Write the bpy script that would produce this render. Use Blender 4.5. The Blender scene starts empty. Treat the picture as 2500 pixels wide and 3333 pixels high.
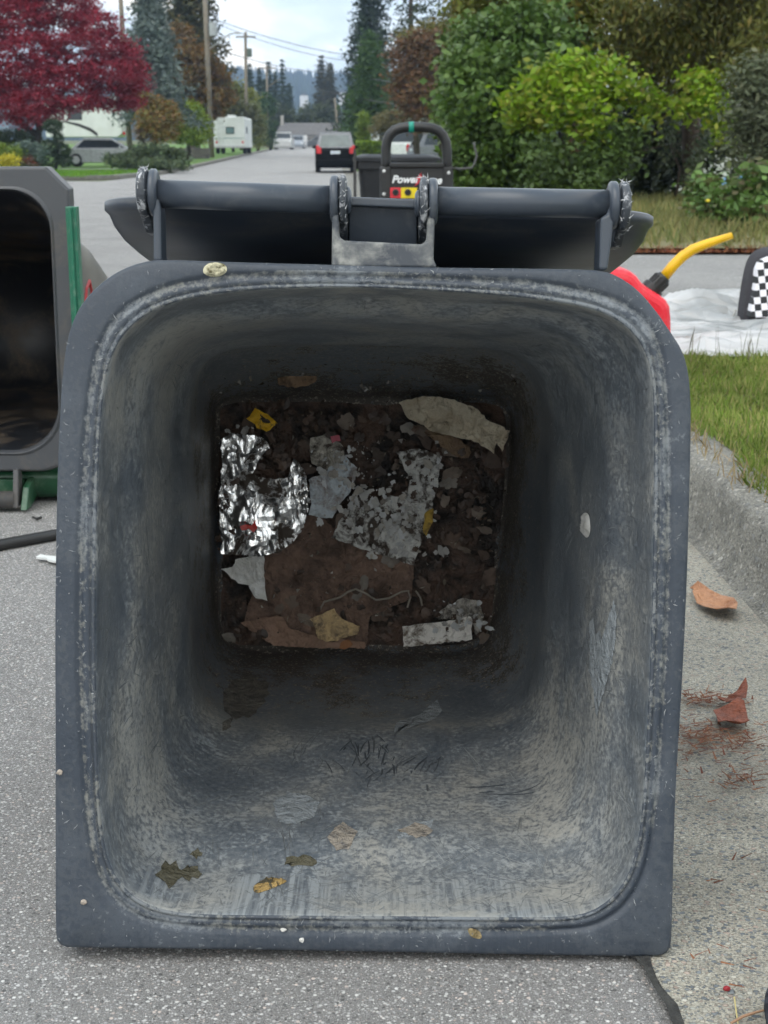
import bpy, bmesh, math, random
import numpy as np
from mathutils import Vector, Matrix, noise as mnoise
from math import sin, cos, pi, radians, sqrt, atan2

random.seed(7)
rng = np.random.default_rng(7)
S = bpy.context.scene
COL = S.collection

# ------------------------------------------------------------------ camera, sky, sun, exposure
F, CX, CY, CAMH, PITCH = 4600.0, 1250.0, 1666.5, 0.745, radians(14.17)
cd = bpy.data.cameras.new("camera")
cam = bpy.data.objects.new("camera", cd); COL.objects.link(cam)
cam.location = (0, 0, CAMH); cam.rotation_euler = (pi/2 - PITCH, 0, 0)
cd.sensor_fit = 'VERTICAL'; cd.sensor_height = 36.0; cd.lens = F/3333.0*36.0
cd.clip_start = 0.05; cd.clip_end = 6000
cd.dof.use_dof = True; cd.dof.focus_distance = 1.55; cd.dof.aperture_fstop = 17
S.camera = cam

W = bpy.data.worlds.new("World"); S.world = W; W.use_nodes = True
SUN_EL, SUN_AZ = radians(58), radians(215)        # azimuth measured from +y clockwise: behind the camera, to the left

def nd(nt, t, ins=None, **kw):
    n = nt.nodes.new(t)
    for k, v in kw.items(): setattr(n, k, v)
    for k, v in (ins or {}).items():
        s = n.inputs[k]
        if isinstance(v, bpy.types.NodeSocket): nt.links.new(v, s)
        else: s.default_value = v
    return n
def ramp(nt, fac, stops, interp='LINEAR'):
    n = nt.nodes.new('ShaderNodeValToRGB'); n.color_ramp.interpolation = interp
    e = n.color_ramp.elements
    while len(e) < len(stops): e.new(0.5)
    for i, (p, c) in enumerate(stops):
        e[i].position = p
        e[i].color = (c, c, c, 1) if not isinstance(c, (tuple, list)) else (*c[:3], 1)
    nt.links.new(fac, n.inputs[0]); return n.outputs[0]
def mixc(nt, fac, a, b, mode='MIX'):
    n = nt.nodes.new('ShaderNodeMix'); n.data_type = 'RGBA'; n.blend_type = mode
    for i, v in ((0, fac), (6, a), (7, b)):
        if isinstance(v, bpy.types.NodeSocket): nt.links.new(v, n.inputs[i])
        elif i == 0: n.inputs[0].default_value = v
        else: n.inputs[i].default_value = (*v[:3], 1)
    return n.outputs[2]
def mth(nt, op, a, b=0.0, clamp=False):
    n = nt.nodes.new('ShaderNodeMath'); n.operation = op; n.use_clamp = clamp
    for i, v in ((0, a), (1, b)):
        if isinstance(v, bpy.types.NodeSocket): nt.links.new(v, n.inputs[i])
        else: n.inputs[i].default_value = v
    return n.outputs[0]
def nz(nt, vec, scale, detail=4.0, rough=0.55, dist=0.0):
    n = nd(nt, 'ShaderNodeTexNoise', {'Scale': scale, 'Detail': detail, 'Roughness': rough, 'Distortion': dist})
    if vec is not None: nt.links.new(vec, n.inputs['Vector'])
    return n.outputs['Fac']
def mapping(nt, vec, scale=(1, 1, 1), loc=(0, 0, 0), rot=(0, 0, 0)):
    return nd(nt, 'ShaderNodeMapping', {'Vector': vec, 'Scale': scale, 'Location': loc, 'Rotation': rot}).outputs[0]
def vor(nt, vec, scale, feature='F1', out='Distance', rnd=1.0):
    n = nd(nt, 'ShaderNodeTexVoronoi', {'Scale': scale, 'Randomness': rnd}, feature=feature)
    if vec is not None: nt.links.new(vec, n.inputs['Vector'])
    return n.outputs[out]

wt = W.node_tree
bg = wt.nodes['Background']
sky = nd(wt, 'ShaderNodeTexSky'); sky.sky_type = 'NISHITA'; sky.sun_disc = False
sky.sun_elevation = SUN_EL; sky.sun_rotation = SUN_AZ; sky.air_density = 1.0; sky.dust_density = 1.5
tc = nd(wt, 'ShaderNodeTexCoord')
sep = nd(wt, 'ShaderNodeSeparateXYZ', {0: tc.outputs['Generated']})
zz = mth(wt, 'ADD', mth(wt, 'MAXIMUM', sep.outputs[2], 0.0), 0.06)
cv = nd(wt, 'ShaderNodeCombineXYZ', {0: mth(wt, 'DIVIDE', sep.outputs[0], zz), 1: mth(wt, 'DIVIDE', sep.outputs[1], zz), 2: 0.0})
cl = nz(wt, mapping(wt, cv.outputs[0], (1.5, 0.42, 1), (3.1, 1.7, 0)), 0.85, 7, 0.55, 0.3)
cmask = ramp(wt, cl, [(0.26, 0.35), (0.44, 1.0)])
cl2 = nz(wt, mapping(wt, cv.outputs[0], (1.6, 0.5, 1), (8.3, 4.1, 0)), 0.8, 5, 0.55)
ccol = ramp(wt, cl2, [(0.36, (4.7, 5.5, 6.2)), (0.50, (6.7, 7.3, 7.7)), (0.62, (9.8, 9.3, 8.3))])
skyc = mixc(wt, cmask, sky.outputs[0], ccol)
wt.links.new(skyc, bg.inputs[0]); bg.inputs[1].default_value = 0.115

sl = bpy.data.lights.new("sun", 'SUN'); sl.energy = 0.9; sl.angle = radians(50); sl.color = (1.0, 0.96, 0.9)
sun = bpy.data.objects.new("sun", sl); COL.objects.link(sun)
sd = Vector((sin(SUN_AZ)*cos(SUN_EL), cos(SUN_AZ)*cos(SUN_EL), sin(SUN_EL)))
sun.rotation_euler = sd.to_track_quat('Z', 'Y').to_euler(); sun.location = (0, -5, 20)
VS = S.view_settings
VS.view_transform = 'Standard'; VS.look = 'None'; VS.exposure = 0.92; VS.gamma = 1; VS.use_curve_mapping = False
S.cycles.volume_bounces = 0; S.cycles.use_adaptive_sampling = True; S.cycles.adaptive_threshold = 0.03; S.cycles.max_bounces = 5; S.cycles.diffuse_bounces = 3; S.cycles.glossy_bounces = 2; S.cycles.transmission_bounces = 2; S.cycles.transparent_max_bounces = 4

# ------------------------------------------------------------------ measuring: a line of sight and where it meets the place
CAM = Vector((0, 0, CAMH))
def ray(px, py):
    a = (px-CX)/F; b = (CY-py)/F
    return Vector((a, cos(PITCH)+b*sin(PITCH), -sin(PITCH)+b*cos(PITCH)))
def at_y(px, py, Y): r = ray(px, py); return CAM + r*(Y/r.y)
def at_z(px, py, z=0.0): r = ray(px, py); return CAM + r*((z-CAMH)/r.z)
LEAN = radians(8.7)
RN = Vector((0, cos(LEAN), -sin(LEAN)))            # into the bin
RU = Vector((1, 0, 0)); RV = Vector((0, sin(LEAN), cos(LEAN)))
RP0 = at_z(1184, 3100, 0.012)
DS = 2500/1659.0
def PL(dx, dy, off=0.0):                            # measured point on the plane OFF metres behind the bin's rim
    r = ray(dx*DS, dy*DS); P = RP0 + RN*off
    return CAM + r*((P-CAM).dot(RN)/r.dot(RN))
def gz(x, y):
    z = 0.0135*min(max(0, y-60), 240)
    if x < -16 and y > 66: z += 0.45*min(1, (y-66)/34.0)*min(1, (-16-x)/3.0)
    return z

# ------------------------------------------------------------------ building helpers
class MB:
    def __init__(s): s.v = []; s.f = []
    def add(s, vs, fs):
        o = len(s.v); s.v += [tuple(p) for p in vs]; s.f += [tuple(i+o for i in f) for f in fs]; return s
    def box(s, c, size, M=None):
        c = Vector(c); h = Vector(size)/2; vs = []
        for sx in (-1, 1):
            for sy in (-1, 1):
                for sz in (-1, 1):
                    p = Vector((sx*h.x, sy*h.y, sz*h.z)); vs.append(c + (M @ p if M else p))
        return s.add(vs, [(0, 1, 3, 2), (4, 6, 7, 5), (0, 4, 5, 1), (2, 3, 7, 6), (0, 2, 6, 4), (1, 5, 7, 3)])
    def tube(s, pts, r, seg=10, caps=True, flat=1.0):
        pts = [Vector(p) for p in pts]; n = len(pts)
        rs = r if isinstance(r, (list, tuple)) else [r]*n
        vs = []; ref = None
        for i, p in enumerate(pts):
            t = (pts[min(i+1, n-1)]-pts[max(i-1, 0)]).normalized()
            if ref is None: ref = Vector((0, 0, 1)) if abs(t.z) < .9 else Vector((1, 0, 0))
            a = (ref - t*ref.dot(t)).normalized(); b = t.cross(a); ref = a
            for k in range(seg):
                q = 2*pi*k/seg; vs.append(p + a*(cos(q)*rs[i]*flat) + b*(sin(q)*rs[i]))
        fs = [(i*seg+k, i*seg+(k+1) % seg, (i+1)*seg+(k+1) % seg, (i+1)*seg+k) for i in range(n-1) for k in range(seg)]
        if caps: fs += [tuple(range(seg))[::-1], tuple((n-1)*seg+k for k in range(seg))]
        return s.add(vs, fs)
    def cyl(s, p0, p1, r0, r1=None, seg=20): return s.tube([p0, p1], [r0, r0 if r1 is None else r1], seg)
    def prism(s, poly, vec):
        vec = Vector(vec); n = len(poly); P = [Vector(p) for p in poly]
        return s.add(P + [p+vec for p in P], [tuple(range(n))[::-1], tuple(range(n, 2*n))] + [(i, (i+1) % n, n+(i+1) % n, n+i) for i in range(n)])
    def rings(s, R, cap0=False, cap1=False):
        n = len(R[0]); vs = [p for r in R for p in r]
        fs = [(i*n+k, i*n+(k+1) % n, (i+1)*n+(k+1) % n, (i+1)*n+k) for i in range(len(R)-1) for k in range(n)]
        if cap0: fs.append(tuple(range(n))[::-1])
        if cap1: fs.append(tuple((len(R)-1)*n+k for k in range(n)))
        return s.add(vs, fs)
    def ico(s, c, r, sub=2, amp=0.0, seed=0):
        bm = bmesh.new(); bmesh.ops.create_icosphere(bm, subdivisions=sub, radius=1)
        c = Vector(c); r = Vector(r) if hasattr(r, '__len__') else Vector((r, r, r)); vs = []
        for v in bm.verts:
            d = 1+amp*mnoise.noise(v.co*2.3+Vector((seed*3.1, seed, 0))); vs.append((c.x+v.co.x*r.x*d, c.y+v.co.y*r.y*d, c.z+v.co.z*r.z*d))
        fs = [tuple(v.index for v in f.verts) for f in bm.faces]; bm.free()
        return s.add(vs, fs)

def mk(name, mb, mat, parent=None, smooth=False, world=True, bevel=0.0, fix=True):
    o0 = Vector(parent.location) if (parent is not None and world) else Vector()
    p = parent
    while p is not None and world and p.parent is not None: p = p.parent; o0 += Vector(p.location)
    me = bpy.data.meshes.new(name)
    me.from_pydata([(v[0]-o0.x, v[1]-o0.y, v[2]-o0.z) for v in mb.v], [], mb.f)
    if fix:
        bm = bmesh.new(); bm.from_mesh(me); bmesh.ops.recalc_face_normals(bm, faces=bm.faces); bm.to_mesh(me); bm.free()
    me.materials.append(mat)
    if smooth: me.polygons.foreach_set('use_smooth', [True]*len(me.polygons))
    ob = bpy.data.objects.new(name, me); COL.objects.link(ob)
    if parent is not None: ob.parent = parent
    if bevel:
        b = ob.modifiers.new('bevel', 'BEVEL'); b.width = bevel; b.segments = 3; b.limit_method = 'ANGLE'; b.angle_limit = radians(35)
    return ob
def tag(o, label=None, cat=None, group=None, kind=None):
    for k, v in (('label', label), ('category', cat), ('group', group), ('kind', kind)):
        if v: o[k] = v
    return o
def thing(name, label, cat, loc=(0, 0, 0), rz=0.0, group=None):
    o = bpy.data.objects.new(name, None); COL.objects.link(o); o.empty_display_size = .1
    o.location = loc; o.rotation_euler = (0, 0, rz); return tag(o, label, cat, group)
def copy_tree(o, parent=None):
    c = o.copy(); COL.objects.link(c); c.parent = parent
    for ch in list(o.children): copy_tree(ch, c)
    return c

# ------------------------------------------------------------------ materials
def base_mat(name, rough=0.5, metal=0.0):
    m = bpy.data.materials.new(name); m.use_nodes = True; b = m.node_tree.nodes['Principled BSDF']
    b.inputs['Roughness'].default_value = rough; b.inputs['Metallic'].default_value = metal
    return m, m.node_tree, b
def plain(name, c, rough=0.5, c2=None, scale=8, metal=0.0, bump=0.0, bscale=60, coat=0.0, lo=.35, hi=.65):
    m, nt, b = base_mat(name, rough, metal)
    v = nd(nt, 'ShaderNodeTexCoord').outputs['Object']
    c2 = c2 or tuple(x*.75 for x in c)
    nt.links.new(mixc(nt, ramp(nt, nz(nt, v, scale, 6, .6), [(lo, 0), (hi, 1)]), c, c2), b.inputs['Base Color'])
    if bump:
        bp = nd(nt, 'ShaderNodeBump', {'Strength': bump, 'Distance': .01, 'Height': nz(nt, v, bscale, 5)})
        nt.links.new(bp.outputs[0], b.inputs['Normal'])
    if coat: b.inputs['Coat Weight'].default_value = coat
    return m
def leaf_mat(name, cols, rough=.5, trans=.25, clump=1.2, amt=.6):
    m, nt, b = base_mat(name, rough)
    rnd = nd(nt, 'ShaderNodeNewGeometry').outputs['Random Per Island']
    n = len(cols); c = ramp(nt, rnd, [(i/max(1, n-1), cols[i]) for i in range(n)])
    v = nd(nt, 'ShaderNodeTexCoord').outputs['Object']
    k = ramp(nt, nz(nt, v, clump, 3), [(.3, 1-amt*.7), (.7, 1+amt*.4)])
    c = mixc(nt, 1.0, c, k, 'MULTIPLY')
    nt.links.new(c, b.inputs['Base Color']); b.inputs['Specular IOR Level'].default_value = .3
    t = nd(nt, 'ShaderNodeBsdfTranslucent', {'Color': c}); mx = nd(nt, 'ShaderNodeMixShader', {0: trans, 1: b.outputs[0], 2: t.outputs[0]})
    nt.links.new(mx.outputs[0], nt.nodes['Material Output'].inputs['Surface'])
    return m

def bin_plastic():
    m, nt, b = base_mat("bin_plastic", .42)
    at = lambda n: nd(nt, 'ShaderNodeAttribute', attribute_name=n)
    lip = at('lipd').outputs['Fac']; dep = at('dep').outputs['Fac']; dirv = at('dirv').outputs['Vector']
    obj = nd(nt, 'ShaderNodeTexCoord').outputs['Object']; sx = nd(nt, 'ShaderNodeSeparateXYZ', {0: dirv})
    add = lambda x, y: mth(nt, 'ADD', x, y)
    mul = lambda x, y: mth(nt, 'MULTIPLY', x, y)
    mx = lambda x, y: mth(nt, 'MAXIMUM', x, y)
    cen = lambda x, k: mul(mth(nt, 'SUBTRACT', x, .5), k)
    A = nz(nt, obj, 7, 4, .6, .6); G = nz(nt, obj, 30, 5, .72, .25); Fn = nz(nt, obj, 170, 3, .7); St = nz(nt, mapping(nt, dirv, (11, 11, 2.2)), 1.0, 3, .6)
    f = add(.5, add(cen(A, .62), add(cen(G, .55), cen(Fn, .78))))
    base = mixc(nt, ramp(nt, A, [(.35, 0), (.7, 1)]), (.031, .041, .057), (.048, .059, .076))
    L = mul(add(lip, cen(G, .006)), 20.0)
    band = ramp(nt, L, [(.12, .22), (.19, .62), (.30, .74), (.36, .34), (.44, .2), (.9, .16)])
    d1 = ramp(nt, add(f, cen(band, .46)), [(.49, 0), (.66, .6), (.82, .9)])
    inner = mul(ramp(nt, L, [(.0, 0), (.01, .8), (.10, .7), (.16, .1)]), ramp(nt, f, [(.46, .05), (.56, .8)]))
    rim_d = mx(d1, inner)
    ang = mth(nt, 'ARCTAN2', sx.outputs[1], sx.outputs[0])
    wet = mul(ramp(nt, add(mul(ang, -.5), cen(A, .04)), [(.315, 0), (.325, 1), (.515, 1), (.535, 0)]), ramp(nt, L, [(.16, 0), (.18, 1), (.34, 1), (.37, 0)]))
    rim_d = mul(rim_d, mth(nt, 'SUBTRACT', 1.0, wet))
    rim_c = mixc(nt, mul(rim_d, .75), base, mixc(nt, ramp(nt, A, [(.42, 0), (.6, 1)]), (.36, .35, .295), (.29, .315, .33)))
    down = mul(sx.outputs[1], -1.0)
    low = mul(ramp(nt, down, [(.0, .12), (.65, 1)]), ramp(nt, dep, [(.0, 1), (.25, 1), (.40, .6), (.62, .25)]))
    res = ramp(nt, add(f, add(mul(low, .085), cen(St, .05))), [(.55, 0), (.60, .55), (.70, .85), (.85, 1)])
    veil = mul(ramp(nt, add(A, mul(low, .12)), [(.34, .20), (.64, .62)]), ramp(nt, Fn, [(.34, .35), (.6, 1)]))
    roof_dust_lift = mul(ramp(nt, sx.outputs[1], [(.25, 0), (.65, .8)]), ramp(nt, add(f, .03), [(.42, .35), (.60, 1)])); veil = mx(veil, roof_dust_lift)  # top wall dust made paler, in place of missing bounce light
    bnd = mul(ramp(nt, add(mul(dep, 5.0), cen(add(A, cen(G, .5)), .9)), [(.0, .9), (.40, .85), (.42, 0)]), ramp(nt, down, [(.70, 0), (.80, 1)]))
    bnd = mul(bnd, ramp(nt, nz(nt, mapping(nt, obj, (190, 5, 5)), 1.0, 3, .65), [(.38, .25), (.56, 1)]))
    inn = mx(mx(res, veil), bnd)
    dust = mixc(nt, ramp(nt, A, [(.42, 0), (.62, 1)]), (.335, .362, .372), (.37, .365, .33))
    in_c = mixc(nt, mul(inn, .9), mixc(nt, 1.0, base, (1.4, 1.38, 1.33), 'MULTIPLY'), dust)  # inside plastic and dust coloured paler, standing in for more light in the cavity
    muck = ramp(nt, add(f, mul(ramp(nt, dep, [(.50, 0), (.82, 1)]), .24)), [(.60, 0), (.66, .9)])
    muck = mul(muck, ramp(nt, dep, [(.46, 0), (.60, 1)]))
    in_c = mixc(nt, muck, in_c, mixc(nt, ramp(nt, Fn, [(.56, 0), (.66, 1)]), (.052, .042, .034), (.32, .285, .235)))
    isrim = mth(nt, 'GREATER_THAN', lip, 0.0)
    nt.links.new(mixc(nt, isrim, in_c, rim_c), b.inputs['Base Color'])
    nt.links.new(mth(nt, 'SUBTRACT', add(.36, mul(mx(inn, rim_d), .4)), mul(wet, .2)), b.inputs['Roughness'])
    bp = nd(nt, 'ShaderNodeBump', {'Strength': .45, 'Distance': .002, 'Height': add(mul(G, .5), mul(Fn, .6))}); nt.links.new(bp.outputs[0], b.inputs['Normal'])
    return m
M_BIN = bin_plastic()

def scuffed(name, c, dust, amt=.35, rough=.38, scale=30, streak=(1, 1, 1), lo=.5, hi=.75, coat=0):
    m, nt, b = base_mat(name, rough)
    o = nd(nt, 'ShaderNodeTexCoord').outputs['Object']
    g = nz(nt, mapping(nt, o, streak), scale, 7, .65, .5); f = nz(nt, o, 160, 3)
    k = mth(nt, 'MULTIPLY', ramp(nt, g, [(lo, 0), (hi, amt)]), ramp(nt, f, [(.35, .4), (.65, 1)]))
    nt.links.new(mixc(nt, k, c, dust), b.inputs['Base Color'])
    nt.links.new(mth(nt, 'ADD', rough, mth(nt, 'MULTIPLY', k, .4)), b.inputs['Roughness'])
    bp = nd(nt, 'ShaderNodeBump', {'Strength': .12, 'Distance': .002, 'Height': g}); nt.links.new(bp.outputs[0], b.inputs['Normal'])
    return m
M_HINGE = scuffed("hinge_plastic", (.046, .057, .074), (.22, .23, .23), .3, .32, 40, lo=.55)
M_WEB = scuffed("dusty_hinge_web", (.046, .054, .066), (.36, .36, .33), .8, .45, 34, lo=.42, hi=.66)
M_FRAY = scuffed("abraded_plastic", (.040, .047, .057), (.55, .56, .58), .9, .45, 150, (1, 1, .5), lo=.54, hi=.63)
M_LID = scuffed("lid_plastic", (.030, .038, .052), (.17, .16, .13), .45, .36, 9, (1, 1, 6), lo=.48, hi=.75)
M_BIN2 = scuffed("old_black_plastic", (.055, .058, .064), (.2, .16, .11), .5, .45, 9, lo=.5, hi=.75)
M_BIN2IN = scuffed("old_black_plastic_shaded", (.012, .014, .018), (.16, .12, .08), .8, .4, 9, lo=.46, hi=.66)  # rim plastic darkened in colour for the shade inside the mouth
M_BIN2BODY = scuffed("dirty_grey_plastic", (.085, .08, .07), (.26, .25, .21), .8, .5, 7, (1, .4, 1), lo=.38, hi=.65)
M_GREEN = scuffed("green_plastic", (.012, .07, .032), (.25, .35, .24), .4, .35, 18)
M_TEAL = scuffed("green_strip", (.010, .13, .072), (.3, .36, .3), .45, .4, 40)
M_BLACKBIN = scuffed("black_bin_plastic", (.014, .0155, .018), (.10, .10, .10), .25, .45, 12)
for m_ in (M_BLACKBIN,): m_.node_tree.nodes["Principled BSDF"].inputs["Specular IOR Level"].default_value = .3

# ------------------------------------------------------------------ ground, road, kerb, lawn
def stones_mat(name, mortar, cols, scale, bump, patch=(.75, 1.15), rough=.85, pscale=3.0, keep=.30, big=.45, squash=1.0, contrast=1.0):
    """round pebbles of three sizes set in a gritty binder"""
    m, nt, b = base_mat(name, rough)
    v = nd(nt, 'ShaderNodeTexCoord').outputs['Object']; v = mapping(nt, v, (1, squash, 1))
    fine = nz(nt, v, scale*3.0, 3, .7)
    c = mixc(nt, ramp(nt, fine, [(.36, 0), (.66, 1)]), tuple(x*(1-.4*contrast) for x in mortar), tuple(min(1, x*(1+.5*contrast)) for x in mortar))
    h = mth(nt, 'MULTIPLY', fine, .4); n = len(cols)
    for sc, kp, w in ((scale*2.1, .25, 1), (scale, keep, 1), (scale*big, min(.97, keep+.35), 1)):
        vn = nd(nt, 'ShaderNodeTexVoronoi', {'Vector': mapping(nt, v, (1, 1, 1), (sc*.37, sc*.11, 0)), 'Scale': sc})
        sp_ = nd(nt, 'ShaderNodeSeparateColor', {0: vn.outputs['Color']})
        col = ramp(nt, sp_.outputs[0], [(i/n, cols[i]) for i in range(n)], 'CONSTANT')
        col = mixc(nt, 1.0, col, ramp(nt, sp_.outputs[1], [(0, .75), (1, 1.2)]), 'MULTIPLY')
        k = mth(nt, 'MULTIPLY', ramp(nt, mth(nt, 'ADD', vn.outputs['Distance'], mth(nt, 'MULTIPLY', mth(nt, 'SUBTRACT', fine, .5), .35)), [(.30, 1), (.44, 0)]), mth(nt, 'GREATER_THAN', sp_.outputs[2], kp))
        c = mixc(nt, k, c, col); h = mth(nt, 'MAXIMUM', h, mth(nt, 'MULTIPLY', k, .75))
    c = mixc(nt, 1.0, c, ramp(nt, nz(nt, v, pscale, 5, .65, .6), [(.3, patch[0]), (.5, 1.0), (.7, patch[1])]), 'MULTIPLY')
    nt.links.new(c, b.inputs['Base Color'])
    bp = nd(nt, 'ShaderNodeBump', {'Strength': bump, 'Distance': .7/scale, 'Height': h}); nt.links.new(bp.outputs[0], b.inputs['Normal'])
    return m
M_ROAD = stones_mat("chipseal_road", (.205, .20, .193), [(.50, .49, .48), (.27, .267, .26), (.60, .59, .57), (.36, .352, .345), (.52, .45, .41), (.16, .158, .154), (.46, .45, .44), (.40, .395, .39), (.12, .118, .115), (.54, .53, .51)], 310, 1.0, (.80, 1.12), pscale=1.1, keep=.10, big=.62, contrast=1.3)
M_GUTTER = stones_mat("exposed_aggregate", (.33, .31, .255), [(.17, .185, .19), (.42, .40, .34), (.25, .255, .24), (.36, .33, .27), (.14, .155, .165), (.36, .29, .24), (.30, .30, .265)], 130, .9, (.72, 1.08), pscale=4, keep=.45, big=.55, squash=1.2)
M_KERB = stones_mat("kerb_concrete", (.20, .192, .165), [(.33, .315, .275), (.13, .126, .115), (.30, .295, .27), (.20, .20, .19), (.35, .33, .29)], 105, 1.0, (.55, 1.1), pscale=7, keep=.3, big=.6)
M_DRIVE = stones_mat("driveway_asphalt", (.22, .215, .205), [(.36, .35, .34), (.19, .19, .185), (.29, .28, .27), (.23, .225, .22)], 80, .6, (.82, 1.1), pscale=1.1)
def grass_ground(name, a, b_, c, sc=3):
    m, nt, b = base_mat(name, .9); v = nd(nt, 'ShaderNodeTexCoord').outputs['Object']
    x = mixc(nt, ramp(nt, nz(nt, v, sc, 6, .65), [(.35, 0), (.65, 1)]), a, b_)
    x = mixc(nt, ramp(nt, nz(nt, v, sc*14, 4, .7), [(.45, 0), (.75, .8)]), x, c)
    nt.links.new(x, b.inputs['Base Color'])
    bp = nd(nt, 'ShaderNodeBump', {'Strength': .8, 'Distance': .03, 'Height': nz(nt, v, sc*20, 4)}); nt.links.new(bp.outputs[0], b.inputs['Normal']); return m
M_GROUND = grass_ground("rough_ground", (.07, .10, .03), (.11, .12, .05), (.16, .14, .08), .8)
M_LAWN = grass_ground("near_lawn", (.10, .11, .04), (.14, .13, .06), (.20, .17, .09), 5)
M_LAWN2 = grass_ground("far_lawn", (.09, .19, .025), (.125, .22, .04), (.07, .15, .02), .6)
M_VERGE = grass_ground("dry_verge", (.16, .16, .07), (.23, .20, .10), (.12, .09, .05), 1.5)
M_DIRT = plain("dark_litter", (.055, .035, .025), .9, (.10, .05, .035), 12, bump=.5)

YS = [-8, -2, 0, 1, 2, 3, 4, 6, 9, 14, 20, 26, 32, 38, 43, 50, 60, 66, 75, 85, 100, 120, 160, 220, 300, 420, 620, 900, 1500, 3000]
XS = [-1500, -700, -300, -150, -80, -50, -32, -24, -19, -16, -13, -11, -9, -6, -3, 0, 2, 5, 8, 12, 20, 40, 80, 150, 300, 700, 1500]
g = MB(); nx = len(XS)
g.add([(x, y, gz(x, y)-.02) for y in YS for x in XS], [(j*nx+i, j*nx+i+1, (j+1)*nx+i+1, (j+1)*nx+i) for j in range(len(YS)-1) for i in range(nx-1)])
tag(mk("ground", g, M_GROUND, fix=False), kind='structure')
KX = lambda y: .283-.033*y+max(0, 1.25-y)*.12                          # joint between asphalt and concrete gutter
RL = lambda y: KX(y)-7.15
def strip(name, ys, xl, xr, z, mat, cols=1, kind='structure'):
    m = MB(); n = cols+1
    m.add([(xl(y)+(xr(y)-xl(y))*i/cols, y, z(y)) for y in ys for i in range(n)], [(j*n+i, j*n+i+1, (j+1)*n+i+1, (j+1)*n+i) for j in range(len(ys)-1) for i in range(cols)])
    return tag(mk(name, m, mat, fix=False), kind=kind)
ys = [y for y in YS if y <= 420]
strip("road", ys, RL, KX, lambda y: gz(0, y), M_ROAD, 3)
strip("side_road", [20, 26, 32, 38, 43], lambda y: -70, lambda y: RL(y)+.01, lambda y: -.004, M_ROAD, 3)
tag(mk("near_pavement", MB().add([(-14, -8, -.004), (RL(-8)+.01, -8, -.004), (RL(20)+.01, 20, -.004), (-14, 20, -.004)], [(0, 1, 2, 3)]), M_ROAD, fix=False), kind='structure')
# concrete gutter pan and rolled kerb, one profile swept along the street
def kerb_sweep(name, ylist, hgt, label):
    m = MB(); prof = [(0.0, .003), (.12, -.002), (.25, -.004), (.36, .0), (.412, .003), (.428, .010), (.438, .028), (.445, .058), (.451, .090), (.458, .112), (.470, .1245), (.49, .129), (.53, .133), (.56, .131), (.57, .0)]
    R = []
    for y in ylist:
        h = hgt(y); R.append([(KX(y)+px_, y, gz(0, y)+max(pz*h if pz > .003 else pz, -.003)) for px_, pz in prof])
    n = len(prof)
    m.add([p for r in R for p in r], [(j*n+i, j*n+i+1, (j+1)*n+i+1, (j+1)*n+i) for j in range(len(R)-1) for i in range(n-1)])
    # small wander so the concrete is not ruler straight
    m.v = [(x+.006*mnoise.noise(Vector((0, y*1.3, z*4))), y, z+.003*mnoise.noise(Vector((x*3, y*2, 5)))) for x, y, z in m.v]
    o = mk(name, m, M_KERB, smooth=True, fix=False)
    return tag(o, label, 'kerb', kind='structure')
sm = lambda t: (lambda u: u*u*(3-2*u))(min(1, max(0, t)))
kerb_sweep("kerb", [-4+.25*i for i in range(61)], lambda y: 1-.85*sm((y-5.6)/.9)+.85*sm((y-9.9)/.9), "rolled concrete kerb between gutter and lawn")
kerb_sweep("kerb", [11.2+2*i for i in range(45)], lambda y: 1, "rolled concrete kerb along the far verge")
strip("gutter", [-4+.25*i for i in range(61)], lambda y: KX(y)-.003+.012*mnoise.noise(Vector((0, y*4.2, 3))), lambda y: KX(y)+.408, lambda y: .006, M_GUTTER, 2)
# the open tarred joint where asphalt meets the gutter
m = MB(); yy = [-.5+.03*i for i in range(260)]
def jw(y, s): return KX(y)-.006+s*max(.0008, .0055+.010*mnoise.noise(Vector((s*7, y*16, 1))))+.012*mnoise.noise(Vector((2, y*3.5, 0)))+.006*mnoise.noise(Vector((5, y*22, 0)))
m.add([(jw(y, s), y, .0075) for y in yy for s in (-1, 1)], [(2*i, 2*i+1, 2*i+3, 2*i+2) for i in range(len(yy)-1)])
tag(mk("road_joint", m, plain("tar", (.025, .025, .024), .9, (.06, .06, .055), 90, bump=.6, bscale=200), fix=False), kind='structure')
KE = lambda y: KX(y)+.545
strip("lawn", [-4, -2, 0, 2, 3, 4, 5, 6.25], KE, lambda y: 14, lambda y: .126, M_LAWN, 6)
strip("driveway", [6.2, 7, 8, 9, 9.9], lambda y: KX(y)+.41, lambda y: 16, lambda y: .03, M_DRIVE, 6)
m = MB(); m.add([(KX(y)+.9 if i == 0 else 16, y, .085) for y in (6.2, 8, 9.9) for i in (0, 1)], [(0, 1, 3, 2), (2, 3, 5, 4)])
m.add([(KX(y)+(.412, .9)[i], y, (.034, .085)[i]) for y in (6.2, 8, 9.9) for i in (0, 1)], [(0, 1, 3, 2), (2, 3, 5, 4)])
tag(mk("driveway_apron", m, M_DRIVE, fix=False), kind='structure')
strip("verge", [9.8, 12, 14, 17, 20, 24], KE, lambda y: 16, lambda y: .13, M_VERGE, 8)
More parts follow.
